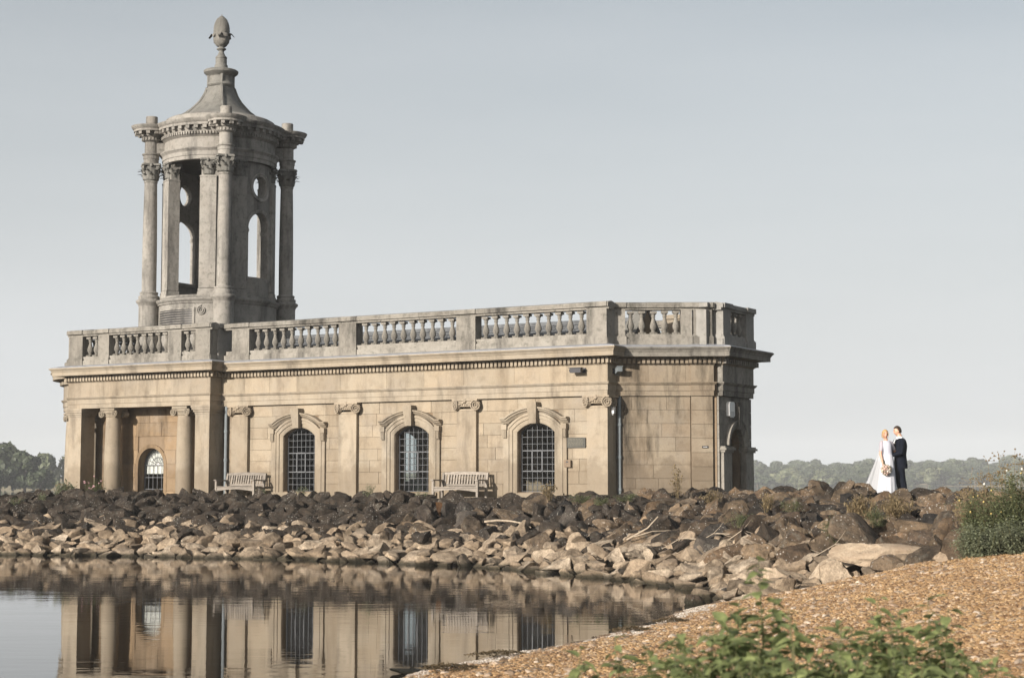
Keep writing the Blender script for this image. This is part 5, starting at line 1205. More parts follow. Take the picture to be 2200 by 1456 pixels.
for i, (px, Y, ty, lb, ns, spd, dn) in enumerate(WD): weed(px, Y, ty, lb, ns, spd, dn, 1.0, 60 + i)

def shrub(name, x, y, h, rad, nst, nl, lmat, label, cat='plant', group=None, lsize=.035, top=None, ntop=0, tmat=None, zoff=0, seed=0, lean=0.5, blades=False, topsize=.02):
    """stems from one root, leaves spread through the outer volume, seed or flower heads on the tips"""
    r = random.Random(seed); z = tz1(x, y) + zoff; t = tag(empty(name, (x, y, z)), label, cat, group); st = MB(); fo = MB(); fl = MB(); tips = []
    for s in range(nst):
        a = r.uniform(0, 6.28); q_ = math.sqrt(r.random()) * rad; hh = h * r.uniform(.55, 1.0) * (1 - .35 * (q_ / rad) ** 2)
        b = (q_ * .35 * math.cos(a), q_ * .35 * math.sin(a), -.05); e = (q_ * math.cos(a) + r.uniform(-.05, .05), q_ * math.sin(a) + r.uniform(-.05, .05), hh)
        mid = ((b[0] + e[0]) / 2 + r.uniform(-.04, .04), (b[1] + e[1]) / 2, hh * .52); st.tube([b, mid, e], [.006, .0045, .002], 4, False); tips.append(e)
        for k in range(nl // nst):
            f = r.uniform(.12, .97); p = [(b[c] + (mid[c] - b[c]) * f * 2) if f < .5 else (mid[c] + (e[c] - mid[c]) * (f - .5) * 2) for c in range(3)]
            p = [p[0] + r.gauss(0, .05), p[1] + r.gauss(0, .05), max(0, p[2] + r.gauss(0, .03))]; az = r.uniform(0, 6.28); el = r.uniform(-.6, .7); L_ = lsize * r.uniform(.6, 1.4) * (2.2 if blades else 1); wv = L_ * (.12 if blades else .32)
            d = Vector((math.cos(az) * math.cos(el), math.sin(az) * math.cos(el), math.sin(el) + (.6 if blades else 0))); sd = d.cross(Vector((0, 0, 1))).normalized(); up = sd.cross(d); P = Vector(p)
            fo.add([tuple(P), tuple(P + d * L_ * .5 + sd * wv + up * .1 * L_), tuple(P + d * L_ - up * .15 * L_), tuple(P + d * L_ * .5 - sd * wv + up * .1 * L_)], [(0, 1, 2, 3)])
    for k in range(ntop):
        e = tips[r.randrange(len(tips))]; p = (e[0] + r.gauss(0, .05), e[1] + r.gauss(0, .05), e[2] + abs(r.gauss(0, .06)))
        st.tube([e, p], .0018, 3, False); s_ = topsize * r.uniform(.6, 1.3)
        fl.add([(p[0] + s_ * dx, p[1] + s_ * dy, p[2] + s_ * dz) for dx, dy, dz in ((1, 0, 0), (-1, 0, 0), (0, 1, 0), (0, -1, 0), (0, 0, 1), (0, 0, -1))], [(0, 2, 4), (2, 1, 4), (1, 3, 4), (3, 0, 4), (2, 0, 5), (1, 2, 5), (3, 1, 5), (0, 3, 5)])
    st.build('stem', M['stem'] if not tmat else tmat, t); fo.build('foliage', lmat, t, None, 'stuff', False)
    if ntop: fl.build('flower_heads', top, t, None, 'stuff', False)
    return t
BU = 'tall wild plants of the thicket at the right edge'
shrub('wildflower_bush', at(2125, 25.0), 25.0, 1.12, .46, 46, 6500, M['leaf'], 'leafy green bush with yellow heads at the left of the right-hand thicket', 'bush', BU, .040, M['flower_yellow'], 16, seed=1, topsize=.014)
shrub('wildflower_bush', at(2190, 24.8), 24.8, 1.3, .5, 50, 7500, M['leaf'], 'tallest dark green bush cut by the right edge of the picture', 'bush', BU, .042, M['flower_white'], 5, seed=2, topsize=.018)
shrub('mugwort', at(2100, 24.4), 24.4, .55, .36, 40, 4200, M['leaf_sage'], 'grey-green feathery plant at the foot of the thicket beside the gravel', 'bush', BU, .045, None, 0, seed=3)
shrub('mugwort', at(2185, 24.2), 24.2, .55, .46, 40, 4200, M['leaf_sage'], 'grey-green feathery plant along the gravel at the right edge', 'bush', BU, .045, None, 0, seed=4)
shrub('ragwort', at(2150, 25.4), 25.4, 1.5, .42, 40, 1400, M['leaf_dry'], 'dry seeding stalks rising highest out of the thicket', 'bush', BU, .03, M['leaf_dry'], 320, M['leaf_dry'], seed=5, topsize=.014)
shrub('ragwort', at(2090, 25.4), 25.4, 1.2, .36, 36, 1300, M['leaf_dry'], 'lower dry seeding stalks on the left side of the thicket', 'bush', BU, .03, M['leaf_dry'], 240, M['leaf_dry'], seed=6, topsize=.014)
shrub('wildflower_bush', at(2240, 25.3), 25.3, 1.1, .5, 30, 3000, M['leaf'], 'leafy bush mostly beyond the right edge of the picture', 'bush', BU, .042, M['flower_yellow'], 12, seed=7)
SB = 'small plants growing among the rocks'
shrub('green_shrub', at(1795, 30.6), 30.6, .52, .42, 26, 2400, M['leaf'], 'rounded green shrub above the tilted cream slab', 'shrub', SB, .032, None, 0, seed=8, zoff=.12)
shrub('green_shrub', at(1875, 31.0), 31.0, .42, .22, 14, 800, M['leaf'], 'small upright green shrub right of the rounded shrub below the bride', 'shrub', SB, .03, None, 0, seed=9, zoff=.2)
shrub('dry_grass', at(1850, 32.6), 32.6, .46, .32, 40, 900, M['leaf_dry'], 'dry buff grass tuft in front of the bride hem', 'grass', SB, .05, M['leaf_dry'], 120, M['leaf_dry'], seed=10, zoff=.12, blades=True, topsize=.012)
shrub('dry_grass', at(1925, 32.4), 32.4, .42, .34, 40, 900, M['leaf_dry'], 'dry brown grass tuft in front of the groom shoes', 'grass', SB, .05, M['leaf_dry'], 120, M['leaf_dry'], seed=11, zoff=.12, blades=True, topsize=.012)
shrub('green_shrub', at(2040, 32.6), 32.6, .3, .3, 16, 900, M['leaf'], 'low dark green plant behind the flat lichened slab', 'shrub', SB, .03, seed=12, zoff=.1)
shrub('flowering_weed', *B2W(-17.85, -1.25), .78, .36, 24, 1100, M['leaf'], 'willowherb with pink heads between the two porch columns', 'plant', SB, .05, M['flower_pink'], 12, seed=13, topsize=.03)
shrub('flowering_weed', *B2W(-19.0, -1.5), .62, .34, 30, 800, M['leaf_sage'], 'tall grassy weed left of the first porch column', 'plant', SB, .06, M['leaf_dry'], 30, seed=14, blades=True)
for i, (px, Y, h, kind, lb) in enumerate(((1455, 42.4, .85, 'd', 'thin dry sapling standing against the canted wall'), (1290, 43.0, .2, 'g', 'low green leaves among rocks right of the right-hand window'), (1345, 43.2, .2, 'g', 'low green leaves below the recess beside the corner drainpipe'), (1245, 44.0, .22, 'g', 'low green leaves below the wall plaque'),
        (1180, 45.4, .36, 'd', 'dry grass at the foot of the right-hand window'), (795, 49.6, .42, 's', 'spindly weed at the wall between the left and middle windows'), (650, 51.2, .3, 's', 'small weed at the foot of the left window'), (560, 52.0, .22, 's', 'low weed in front of the left bench'), (905, 48.2, .26, 's', 'low weed below the middle window'),
        (1640, 37.4, .36, 'd', 'dry tuft on the rocks where the far wood begins'), (1700, 36.8, .3, 'g', 'green tuft on the rocks left of the bride train'), (1585, 36.0, .34, 'g', 'dark green plant among boulders below the chancel end'), (1530, 39.8, .3, 'd', 'dry grass among rocks below the chancel corner'), (40, 52.0, .3, 's', 'small weed on the rocks at the far left'), (95, 52.4, .3, 's', 'small weed on the rocks left of the porch'))):
    mt = {'d': M['leaf_dry'], 'g': M['leaf'], 's': M['leaf_sage']}[kind]
    shrub('small_weed', at(px, Y), Y, h, .1 if i == 0 else (.3 if kind == 'g' else .2), 10 if i else 5, 260 if kind != 'g' else 420, mt, lb, 'plant', SB, .04, M['leaf_dry'] if kind == 'd' else None, 40 if kind == 'd' else 0, mt if kind == 'd' else None, .22, 40 + i, blades=kind == 'd')

# driftwood and sticks
def stick(pts, r0, label, branches=()):
    P = [(x, y, tz1(x, y) + dz) for x, y, dz in pts]; m = MB(); m.tube(P, [r0 * (1 - .6 * i / len(P)) for i in range(len(P))], 6)
    for b in branches: m.tube([(x, y, tz1(x, y) + dz) for x, y, dz in b], [r0 * .5, r0 * .35, r0 * .15][:len(b)], 5)
    tag(m.build('driftwood', M['wood_pale'], None, 60), label, 'stick', 'sticks washed up on the bank')
stick([(at(1042, 43.0), 43.0, .30), (at(1070, 42.7), 42.7, .34), (at(1100, 42.4), 42.4, .32), (at(1128, 42.1), 42.1, .26), (at(1140, 41.8), 41.8, .22)], .03, 'long bare white branch lying across the band of pale stones')
stick([(at(1345, 37.6), 37.6, .26), (at(1390, 37.4), 37.4, .42), (at(1412, 37.3), 37.3, .62)], .022, 'thin grey stick leaning up against the large leaning boulder', [[(at(1360, 37.5), 37.5, .3), (at(1400, 37.2), 37.2, .36), (at(1440, 37), 37, .3)]])
for i, (a, b, c, Y, lb) in enumerate(((1490, 1530, 1570, 35.0, 'pale twiggy stick among speckled boulders on the right bank'), (1560, 1590, 1605, 34.2, 'forked dead branch on the right bank above the cream boulder'), (1420, 1460, 1500, 35.6, 'bundle of pale dead stems below the leaning boulder'), (1745, 1790, 1830, 29.5, 'thin dry stem lying on the pale slabs'))):
    stick([(at(a, Y), Y, .24), (at(b, Y - .1), Y - .1, .36), (at(c, Y - .3), Y - .3, .26)], .010, lb, [[(at(b, Y), Y, .34), (at(b + 14, Y), Y, .44), (at(b + 22, Y), Y, .52)], [(at(a + 10, Y), Y, .28), (at(a - 8, Y), Y, .38)], [(at(b + 5, Y), Y, .34), (at(c + 15, Y - .4), Y - .4, .24)]])
# weed wrack on the shore
for i, (px, Y, w_, lb) in enumerate(((1085, 18.6, .26, 'clump of brown lake weed on the pale strip of the beach, nearest the bottom'), (975, 16.9, .2, 'small clump of dry lake weed on the beach near the bottom edge'), (1360, 21.2, .2, 'clump of dark lake weed on the beach below the bay'), (1440, 22.9, .16, 'dark tuft of lake weed at the edge of the shallows'))):
    x = at(px, Y); m = MB(); r = random.Random(90 + i); z = tz1(x, Y) + .015
    for k in range(150):
        a = r.uniform(0, 6.28); q_ = math.sqrt(r.random()) * w_; p = Vector((q_ * math.cos(a) * 1.6, q_ * math.sin(a), .05 * (1 - q_ / w_) + .01)); b = r.uniform(0, 6.28); l = r.uniform(.04, .1)
        m.tube([tuple(p), tuple(p + Vector((math.cos(b) * l * .5, math.sin(b) * l * .5, r.uniform(0, .03)))), tuple(p + Vector((math.cos(b + .5) * l, math.sin(b + .5) * l, 0)))], .004, 3, False)
    o = m.build('lake_weed', simple('wrack', (.06, .042, .02, 1), .8, 0, .4, 30), None, None, None, False); o.location = (x, Y, z); tag(o, lb, 'weed', 'clumps of lake weed on the beach')

# ------------------------------------------------------------------ people
SKIN = NT('skin'); SKIN.b.inputs['Base Color'].default_value = (.50, .285, .195, 1); SKIN.b.inputs['Roughness'].default_value = .5; SKIN.b.inputs['Subsurface Weight'].default_value = .08; SKIN = SKIN.m
SUIT = simple('navy_suit', (.007, .009, .015, 1), .85, 0, .25, 40, .08); SHIRT = simple('white_shirt', (.75, .76, .78, 1), .8); SHOE = simple('black_shoe', (.012, .011, .010, 1), .3)
HAIRB = simple('blonde_hair', (.42, .27, .12, 1), .5, 0, .3, 60); HAIRD = simple('dark_brown_hair', (.035, .022, .014, 1), .5, 0, .3, 60)
LIP = simple('lips', (.42, .12, .10, 1), .4); EYEM = simple('eye_dark', (.03, .02, .015, 1), .3)
def gown(name, c, tr, alpha=1.0):
    q = NT(name); q.b.inputs['Base Color'].default_value = c; q.b.inputs['Roughness'].default_value = .85
    tl = q.n('BsdfTranslucent', i_Color=c); mx = q.n('MixShader', i_0=tr, i_1=q.b.outputs[0], i_2=tl.outputs[0])
    if alpha < 1:
        tp = q.n('BsdfTransparent'); m2 = q.n('MixShader', i_0=alpha, i_1=tp.outputs[0], i_2=mx.outputs[0]); q.link(m2.outputs[0], q.out.inputs[0])
    else: q.link(mx.outputs[0], q.out.inputs[0])
    return q.m
GOWN = gown('white_chiffon', (.56, .57, .61, 1), .15); VEIL = gown('white_tulle', (.62, .63, .655, 1), .35, .66); LACE = gown('grey_lace', (.40, .37, .41, 1), .15); BODICE = gown('shaded_white_chiffon', (.46, .47, .53, 1), .1)  # BODICE is the white gown cloth with shade put into its colour

def evaluated(ob):
    dg = bpy.context.evaluated_depsgraph_get(); dg.update(); me = bpy.data.meshes.new_from_object(ob.evaluated_get(dg)); d = ob.data; bpy.data.objects.remove(ob); bpy.data.meshes.remove(d); return me
def skin_limbs(J, E, root):
    """closed tapered limbs with rounded ends between the joints; fuse() melts them into one continuous surface"""
    m = MB(); n_ = 20
    for a, b in E:
        A, B_ = Vector(J[a][:3]), Vector(J[b][:3]); ra, rb = J[a][3], J[b][3]
        ra = ra if isinstance(ra, tuple) else (ra, ra); rb = rb if isinstance(rb, tuple) else (rb, rb)
        t = (B_ - A).normalized(); x = Vector((1, 0, 0)); x = (x - t * x.dot(t)) if abs(t.x) < .9 else Vector((0, 0, 1)) - t * t.z; x.normalize(); y = t.cross(x); rings = []
        for k in range(6): q_ = math.pi / 2 * k / 5 + .02; rings.append((A - t * min(ra) * math.cos(q_), math.sin(q_), 0.0))
        for k in range(1, 6): rings.append((A.lerp(B_, k / 6), 1.0, k / 6))
        for k in range(6): q_ = math.pi / 2 * (1 - k / 5) + .02; rings.append((B_ + t * min(rb) * math.cos(q_), math.sin(q_), 1.0))
        pts = []
        for p, s_, f in rings:
            r1, r2 = ra[0] + (rb[0] - ra[0]) * f, ra[1] + (rb[1] - ra[1]) * f
            pts += [tuple(p + x * (r1 * s_ * math.cos(2 * math.pi * j / n_)) + y * (r2 * s_ * math.sin(2 * math.pi * j / n_))) for j in range(n_)]
        k = len(rings); m.add(pts, [(i * n_ + j, i * n_ + (j + 1) % n_, (i + 1) * n_ + (j + 1) % n_, (i + 1) * n_ + j) for i in range(k - 1) for j in range(n_)] + [tuple(range(n_))[::-1], tuple((k - 1) * n_ + j for j in range(n_))])
    return m.mesh('limbs', SKIN)
def fuse(meshes, voxel):
    bm = bmesh.new()
    for m in meshes: bm.from_mesh(m)
    me = bpy.data.meshes.new('tmp2'); bm.to_mesh(me); bm.free(); o = bpy.data.objects.new('tmp2', me); COL.objects.link(o)
    md = o.modifiers.new('r', 'REMESH'); md.mode = 'VOXEL'; md.voxel_size = voxel; sm = o.modifiers.new('sm', 'SMOOTH'); sm.factor = .5; sm.iterations = 3
    return evaluated(o)
def head_mesh(c, yaw, tilt, s=1.0, female=False):
    """head looking along -y, turned by yaw; brow, eye hollows, nose, lips, chin, jaw, ears"""
    bm = bmesh.new(); bmesh.ops.create_icosphere(bm, subdivisions=4, radius=1)
    for v in bm.verts:
        x, y, z = v.co; w_ = .076 * (1 - .20 * max(0, -z) ** 1.4 * (1 if y < .2 else .5)) * (1 - .04 * max(0, z)); d = .094 if y > 0 else .090; h = .118
        X, Y, Z = x * w_, y * d, z * h
        f = max(0, -y)
        if z < -.35 and y < .1: Y -= .010 * min(1, (-z - .35) * 2) * f          # chin forward
        if f > .3:
            Y += .011 * math.exp(-((abs(x) - .40) / .17) ** 2 - ((z - .03) / .12) ** 2)       # eye hollow
            Y -= .006 * math.exp(-((z - .22) / .1) ** 2 - (x / .6) ** 2)                          # brow
            Y -= .024 * math.exp(-(x / .13) ** 2 - ((z + .20) / .13) ** 2) + .010 * math.exp(-(x / .10) ** 2 - ((z + .0) / .18) ** 2)   # nose
            Y -= .006 * math.exp(-(x / .28) ** 2 - ((z + .50) / .07) ** 2)                      # lips
            Y += .004 * math.exp(-(x / .3) ** 2 - ((z + .63) / .05) ** 2)
        v.co = (X, Y, Z)
    for sx in (-1, 1):                                                                            # ears
        r_ = bmesh.ops.create_icosphere(bm, subdivisions=2, radius=1)
        for v in r_['verts']: v.co = (sx * (.074 + .009 * v.co.x * sx), .012 + v.co.y * .020 + v.co.z * .006, -.005 + v.co.z * .031)
    mt = Matrix.Translation(c) @ Matrix.Rotation(yaw, 4, 'Z') @ Matrix.Rotation(tilt, 4, 'X') @ Matrix.Scale(s, 4)
    bmesh.ops.transform(bm, matrix=mt, verts=bm.verts); me = bpy.data.meshes.new('h'); bm.to_mesh(me); bm.free(); return me, mt
def hand_mesh(wrist, d, palm_n, s=1.0, curl=.6, side=1):
    """palm and five bent fingers; d points to the fingers, palm_n out of the palm"""
    d = Vector(d).normalized(); n_ = Vector(palm_n); n_ = (n_ - d * n_.dot(d)).normalized(); x = d.cross(n_) * side; W_ = Vector(wrist); m = MB()
    P = lambda a, b, c: tuple(W_ + (x * a + d * b + n_ * c) * s)
    m.add([P(a * (.030 if b > .04 else .024), b, c) for b in (-.01, .045, .092) for a, c in ((-1, -.010), (1, -.010), (1, .012), (-1, .012))], [(0, 1, 2, 3), (8, 11, 10, 9)] + [(i * 4 + j, i * 4 + 4 + j, i * 4 + 4 + (j + 1) % 4, i * 4 + (j + 1) % 4) for i in (0, 1) for j in range(4)])
    for k, (a, L) in enumerate(((-.028, .078), (-.010, .088), (.010, .083), (.028, .066))):
        c = curl * (1 + .12 * k); p = [a, .082, 0]; q_ = [P(*p)]; ang = 0
        for f in (.46, .30, .24): ang += c * .75; p = [p[0], p[1] + L * f * math.cos(ang), p[2] + L * f * math.sin(ang)]; q_.append(P(*p))
        m.tube(q_, [.0105 * s, .0098 * s, .009 * s, .0075 * s], 7)
    m.tube([P(-.022, .02, .002), P(-.048, .042, .012), P(-.052, .068, .026), P(-.044, .088, .036)], [.013 * s, .0115 * s, .010 * s, .008 * s], 7)
    return m.mesh('hand', SKIN)
def loft(rings, mats, name, parent, closed=True, smooth=60, thick=0.0, wave=None):
    """rings of (cx, cy, z, rx, ry); wave(ring fraction, angle) widens the radius"""
    m = MB(); n_ = 64; pts = []
    for i, (cx, cy, z, rx, ry) in enumerate(rings):
        for j in range(n_):
            a = 2 * math.pi * j / n_; k = wave(i / (len(rings) - 1), a) if wave else 1; pts.append((cx + rx * k * math.cos(a), cy + ry * k * math.sin(a), z))
    m.add(pts, [(i * n_ + j, i * n_ + (j + 1) % n_, (i + 1) * n_ + (j + 1) % n_, (i + 1) * n_ + j) for i in range(len(rings) - 1) for j in range(n_)])
    return m.build(name, mats, parent, smooth)
def hair_cap(mt, mat, parent, name, keep, grow=1.07, noise_amp=.004):
    bm = bmesh.new(); bmesh.ops.create_icosphere(bm, subdivisions=4, radius=1)
    bmesh.ops.delete(bm, geom=[v for v in bm.verts if not keep(*v.co)], context='VERTS')
    for v in bm.verts:
        x, y, z = v.co; d = noise.noise(Vector((x * 9, y * 9, z * 3))) * noise_amp
        v.co = (x * (.076 * grow + d), y * (.094 * grow + d) + .002, z * (.118 * grow + d))
    bmesh.ops.transform(bm, matrix=mt, verts=bm.verts); me = bpy.data.meshes.new('hair'); bm.to_mesh(me); bm.free(); me.materials.append(mat); me.polygons.foreach_set('use_smooth', [True] * len(me.polygons))
    o = inst(name, me, parent); so = o.modifiers.new('t', 'SOLIDIFY'); so.thickness = .010; so.offset = 0; return o
def face_marks(mt, parent, female):
    m = MB()
    for sx in (-1, 1):
        p = [tuple(mt @ Vector((sx * (.030 + .012 * math.cos(a)), -.0815 , .004 + .006 * math.sin(a)))) for a in np.linspace(0, 6.28, 9)[:-1]]; q_ = [tuple(mt @ Vector((sx * (.030 + .012 * math.cos(a)), -.060, .004 + .006 * math.sin(a)))) for a in np.linspace(0, 6.28, 9)[:-1]]
        m.add(p + q_, [tuple(range(8)), tuple(range(15, 7, -1))] + [(i, 8 + i, 8 + (i + 1) % 8, (i + 1) % 8) for i in range(8)])
        m.tube([tuple(mt @ Vector((sx * x, y, z))) for x, y, z in ((.014, -.092, .021), (.030, -.091, .026), (.046, -.078, .021))], .0035, 5)
    m.build('eyes', EYEM, parent)
    m = MB(); m.tube([tuple(mt @ Vector((x, y, z))) for x, y, z in ((-.022, -.076, -.056), (-.010, -.085, -.058), (0, -.0865, -.0595), (.010, -.085, -.058), (.022, -.076, -.056))], [.003, .0055, .006, .0055, .003], 6); m.build('lips', LIP, parent)

# --- groom: stands in profile facing the bride
GX, GY = at(1930, 43.3), 43.3; GZ = tz1(GX, GY)
groom = tag(empty('person', (GX, GY, GZ)), 'man in a dark navy suit standing in profile, his arm round the bride', 'person')
J = {'pelvis': (.02, 0, .93, (.125, .15)), 'spine': (.02, 0, 1.12, (.12, .145)), 'chest': (.035, 0, 1.32, (.125, .17)), 'neckb': (.04, 0, 1.475, .075), 'neck': (-.005, 0, 1.61, .058),
     'sl': (.05, -.185, 1.425, .072), 'el': (-.01, -.275, 1.13, .056), 'wl': (-.265, -.21, 1.06, .042), 'sr': (.05, .185, 1.425, .072), 'er': (-.03, .25, 1.17, .052), 'wr': (-.22, .14, 1.16, .040),
     'hl': (.01, -.085, .86, .098), 'kl': (.03, -.10, .50, .068), 'al': (.085, -.11, .10, .048), 'tl': (-.06, -.12, .045, .042), 'hr': (.01, .085, .86, .098), 'kr': (-.01, .10, .50, .068), 'ar': (.055, .11, .10, .048), 'tr': (-.10, .12, .045, .042)}
E_ = [('pelvis', 'spine'), ('spine', 'chest'), ('chest', 'neckb'), ('neckb', 'neck'), ('chest', 'sl'), ('sl', 'el'), ('el', 'wl'), ('chest', 'sr'), ('sr', 'er'), ('er', 'wr'), ('pelvis', 'hl'), ('hl', 'kl'), ('kl', 'al'), ('al', 'tl'), ('pelvis', 'hr'), ('hr', 'kr'), ('kr', 'ar'), ('ar', 'tr')]
hm, hmt = head_mesh((-.035, 0, 1.685), R(-90), R(4), 1.0)
body = fuse([skin_limbs(J, E_, 'pelvis'), hm, hand_mesh((-.265, -.21, 1.06), (-1, .30, .0), (.1, 1, 0), 1.0, .45, -1), hand_mesh((-.22, .14, 1.16), (-1, -.3, .1), (0, -1, 0), 1.0, .4, 1)], .0085)
for mm in (SKIN, SUIT, SHOE): body.materials.append(mm)
for p in body.polygons:
    x, y, z = p.center; p.use_smooth = True
    head = z > 1.505 + .25 * (x - .02) and abs(y) < .13; hand = (x < -.282 and y < 0 and z > .98 or x < -.235 and y > 0 and z > .98 and abs(y) > .02)
    p.material_index = 0 if head or hand else 2 if z < .085 else 1
inst('body', body, groom)
face_marks(hmt, groom, False)
hair_cap(hmt, HAIRD, groom, 'hair', lambda x, y, z: (z > .50 - .05 * abs(x) if y < -.45 else z > .28 if y < -.1 else z > .12 if y < .12 else z > -.42), 1.07)
jk = [(.045, 0, 1.50, .085, .10), (.045, 0, 1.455, .122, .165), (.04, 0, 1.40, .148, .178), (.04, 0, 1.30, .162, .178), (.03, 0, 1.18, .156, .168), (.025, 0, 1.08, .148, .165), (.03, 0, .95, .156, .178), (.035, 0, .82, .164, .19), (.035, 0, .745, .166, .195), (.035, 0, .742, .152, .185)]
loft(jk, SUIT, 'jacket', groom, wave=lambda t, a: 1 + .012 * math.sin(3 * a + 4 * t) - (.05 if abs(a - math.pi) < .10 and t < .5 else 0))
for J0, nm in ((('hl', 'kl', 'al'), 0), (('hr', 'kr', 'ar'), 1)):
    m = MB(); P = [J[k] for k in J0]; m.tube([(P[0][0] + .01, P[0][1], .88), P[0][:2] + (.72,), (P[1][0] + .01, P[1][1], .50), (P[2][0] + .0, P[2][1], .22), (P[2][0] - .02, P[2][1], .055)], [.112, .104, .088, .082, .085], 16); m.build('trouser_leg', SUIT, groom, 50)
m = MB(); m.lathe([(.084, 1.46), (.080, 1.505), (.070, 1.545), (.063, 1.547), (.06, 1.48)], .022, 0, 18); m.build('shirt_collar', SHIRT, groom, 40)
m = MB(); m.add([(-.125, -.055, 1.40), (-.095, -.05, 1.49), (-.055, -.0, 1.53), (-.095, .05, 1.49), (-.125, .055, 1.40), (-.150, 0, 1.22), (-.142, 0, 1.40)], [(0, 1, 6), (1, 2, 6), (2, 3, 6), (3, 4, 6), (4, 5, 6), (5, 0, 6)]); m.build('shirt_front', SHIRT, groom)
m = MB()
for sy in (-1, 1): m.add([(-.085, sy * .075, 1.49), (-.135, sy * .085, 1.36), (-.152, sy * .015, 1.16), (-.158, sy * .03, 1.25), (-.146, sy * .125, 1.38), (-.10, sy * .10, 1.47)], [(0, 1, 4, 5), (1, 2, 3, 4)])
m.build('lapels', SUIT, groom)
m = MB(); m.lathe([(0, 0), (.018, .004), (.022, .014), (.012, .024), (0, .027)], 0, 0, 10); o = m.build('buttonhole', M['flower_white'], groom, 50); o.location = (-.142, -.11, 1.36)
for sy, ax in ((-.11, .085), (.11, .055)):
    m = MB(); x0 = ax - .03
    m.add([(x0 + a, sy + b * w_, z) for a, w_, z in ((.06, .6, .0), (-.03, 1, .0), (-.15, .75, .0), (.06, .6, .09), (-.03, .95, .085), (-.13, .7, .045)) for b in (-.045, .045)], [(0, 2, 3, 1), (2, 4, 5, 3), (6, 7, 9, 8), (8, 9, 11, 10), (0, 1, 7, 6), (4, 10, 11, 5), (0, 6, 8, 2), (2, 8, 10, 4), (1, 3, 9, 7), (3, 5, 11, 9)]); m.build('shoe', SHOE, groom, 50)

# --- bride: turned to the groom, face to the camera
BX, BY = at(1931, 43.1), 43.1; BZ = tz1(BX, BY)
bride = tag(empty('person', (BX, BY, BZ)), 'blonde woman in a white wedding gown with a long train, looking at the camera', 'person')
J = {'pelvis': (-.30, .0, .96, (.13, .11)), 'spine': (-.305, 0, 1.12, (.10, .085)), 'chest': (-.32, 0, 1.29, (.115, .10)), 'neckb': (-.335, .005, 1.40, .055), 'neck': (-.35, -.005, 1.53, .046),
     'sr': (-.440, -.01, 1.375, .047), 'er': (-.492, -.07, 1.10, .036), 'wr': (-.465, -.16, .885, .027), 'sl': (-.215, .03, 1.37, .047), 'el': (-.10, .12, 1.17, .034), 'wl': (.05, .225, 1.22, .024),
     'hl': (-.25, .0, .88, .085), 'kl': (-.26, .0, .5, .055), 'al': (-.26, .02, .09, .036), 'tl': (-.24, -.10, .03, .03), 'hr': (-.36, .0, .88, .085), 'kr': (-.36, .0, .5, .055), 'ar': (-.36, .02, .09, .036), 'tr': (-.36, -.10, .03, .03)}
E2 = [('pelvis', 'spine'), ('spine', 'chest'), ('chest', 'neckb'), ('neckb', 'neck'), ('chest', 'sr'), ('sr', 'er'), ('er', 'wr'), ('chest', 'sl'), ('sl', 'el'), ('el', 'wl'), ('pelvis', 'hl'), ('hl', 'kl'), ('kl', 'al'), ('al', 'tl'), ('pelvis', 'hr'), ('hr', 'kr'), ('kr', 'ar'), ('ar', 'tr')]
hm, bmt = head_mesh((-.355, -.015, 1.588), R(8), R(2), .92, True)
body = fuse([skin_limbs(J, E2, 'pelvis'), hm, hand_mesh((-.465, -.16, .885), (.05, -.25, -1), (1, .2, 0), .86, .9, 1), hand_mesh((.05, .225, 1.22), (1, -.3, .1), (0, -1, 0), .86, .35, 1)], .0075)
body.materials.append(SKIN); body.polygons.foreach_set('use_smooth', [True] * len(body.polygons)); inst('body', body, bride); face_marks(bmt, bride, True)
hair_cap(bmt, HAIRB, bride, 'hair', lambda x, y, z: (z > .55 if y < -.6 and abs(x) < .55 else z > .25 if y < -.2 else z > -.35), 1.09, .006)
m = MB(); r_ = random.Random(3)
for k in range(14):
    a = r_.uniform(0, 6.28); c = bmt @ Vector((.03 * math.cos(a), .10 + .015 * r_.random(), -.045 + .03 * math.sin(a))); t_ = [tuple(c + Vector((.028 * math.cos(a + q_), .012 * math.sin(q_ * 2), .024 * math.sin(a + q_)))) for q_ in np.linspace(0, 3.2, 7)]; m.tube(t_, [.004, .010, .012, .012, .011, .009, .004], 6)
for x0, s_ in ((-.062, -1), (.064, 1)): m.tube([tuple(bmt @ Vector((x0 * .8, -.07, .06))), tuple(bmt @ Vector((x0 * 1.08, -.074, .0))), tuple(bmt @ Vector((x0 * 1.05, -.066, -.07))), tuple(bmt @ Vector((x0 * .92, -.06, -.13)))], [.005, .006, .0045, .002], 5)
m.build('hair_bun', HAIRB, bride, 50)
loft([(-.325, .0, 1.425, .085, .065), (-.325, .0, 1.395, .116, .085), (-.32, -.003, 1.33, .122, .112), (-.315, -.008, 1.265, .116, .12), (-.305, .0, 1.18, .115, .105), (-.30, .0, 1.09, .116, .104), (-.30, .0, 1.05, .122, .108)], BODICE, 'bodice', bride, wave=lambda t, a: 1 + .02 * math.sin(9 * t * math.pi + 2.2 * a) + .008 * math.sin(14 * a))
for a, b, c_ in (('sr', 'er', 0), ('sl', 'el', 1)):
    A, Bq = Vector(J[a][:3]), Vector(J[b][:3]); m = MB(); m.tube([tuple(A + Vector((.0, 0, .035))), tuple(A), tuple(A.lerp(Bq, .4)), tuple(A.lerp(Bq, .78))], [.045, .060, .053, .05], 14); m.build('lace_sleeve', LACE, bride, 60)
pl = lambda n_, amp: (lambda t, a: 1 + amp * t * (math.sin(n_ * a + 1.3 * math.sin(3 * a)) * .6 + .4 * math.sin((n_ * 2 + 1) * a + 2)))
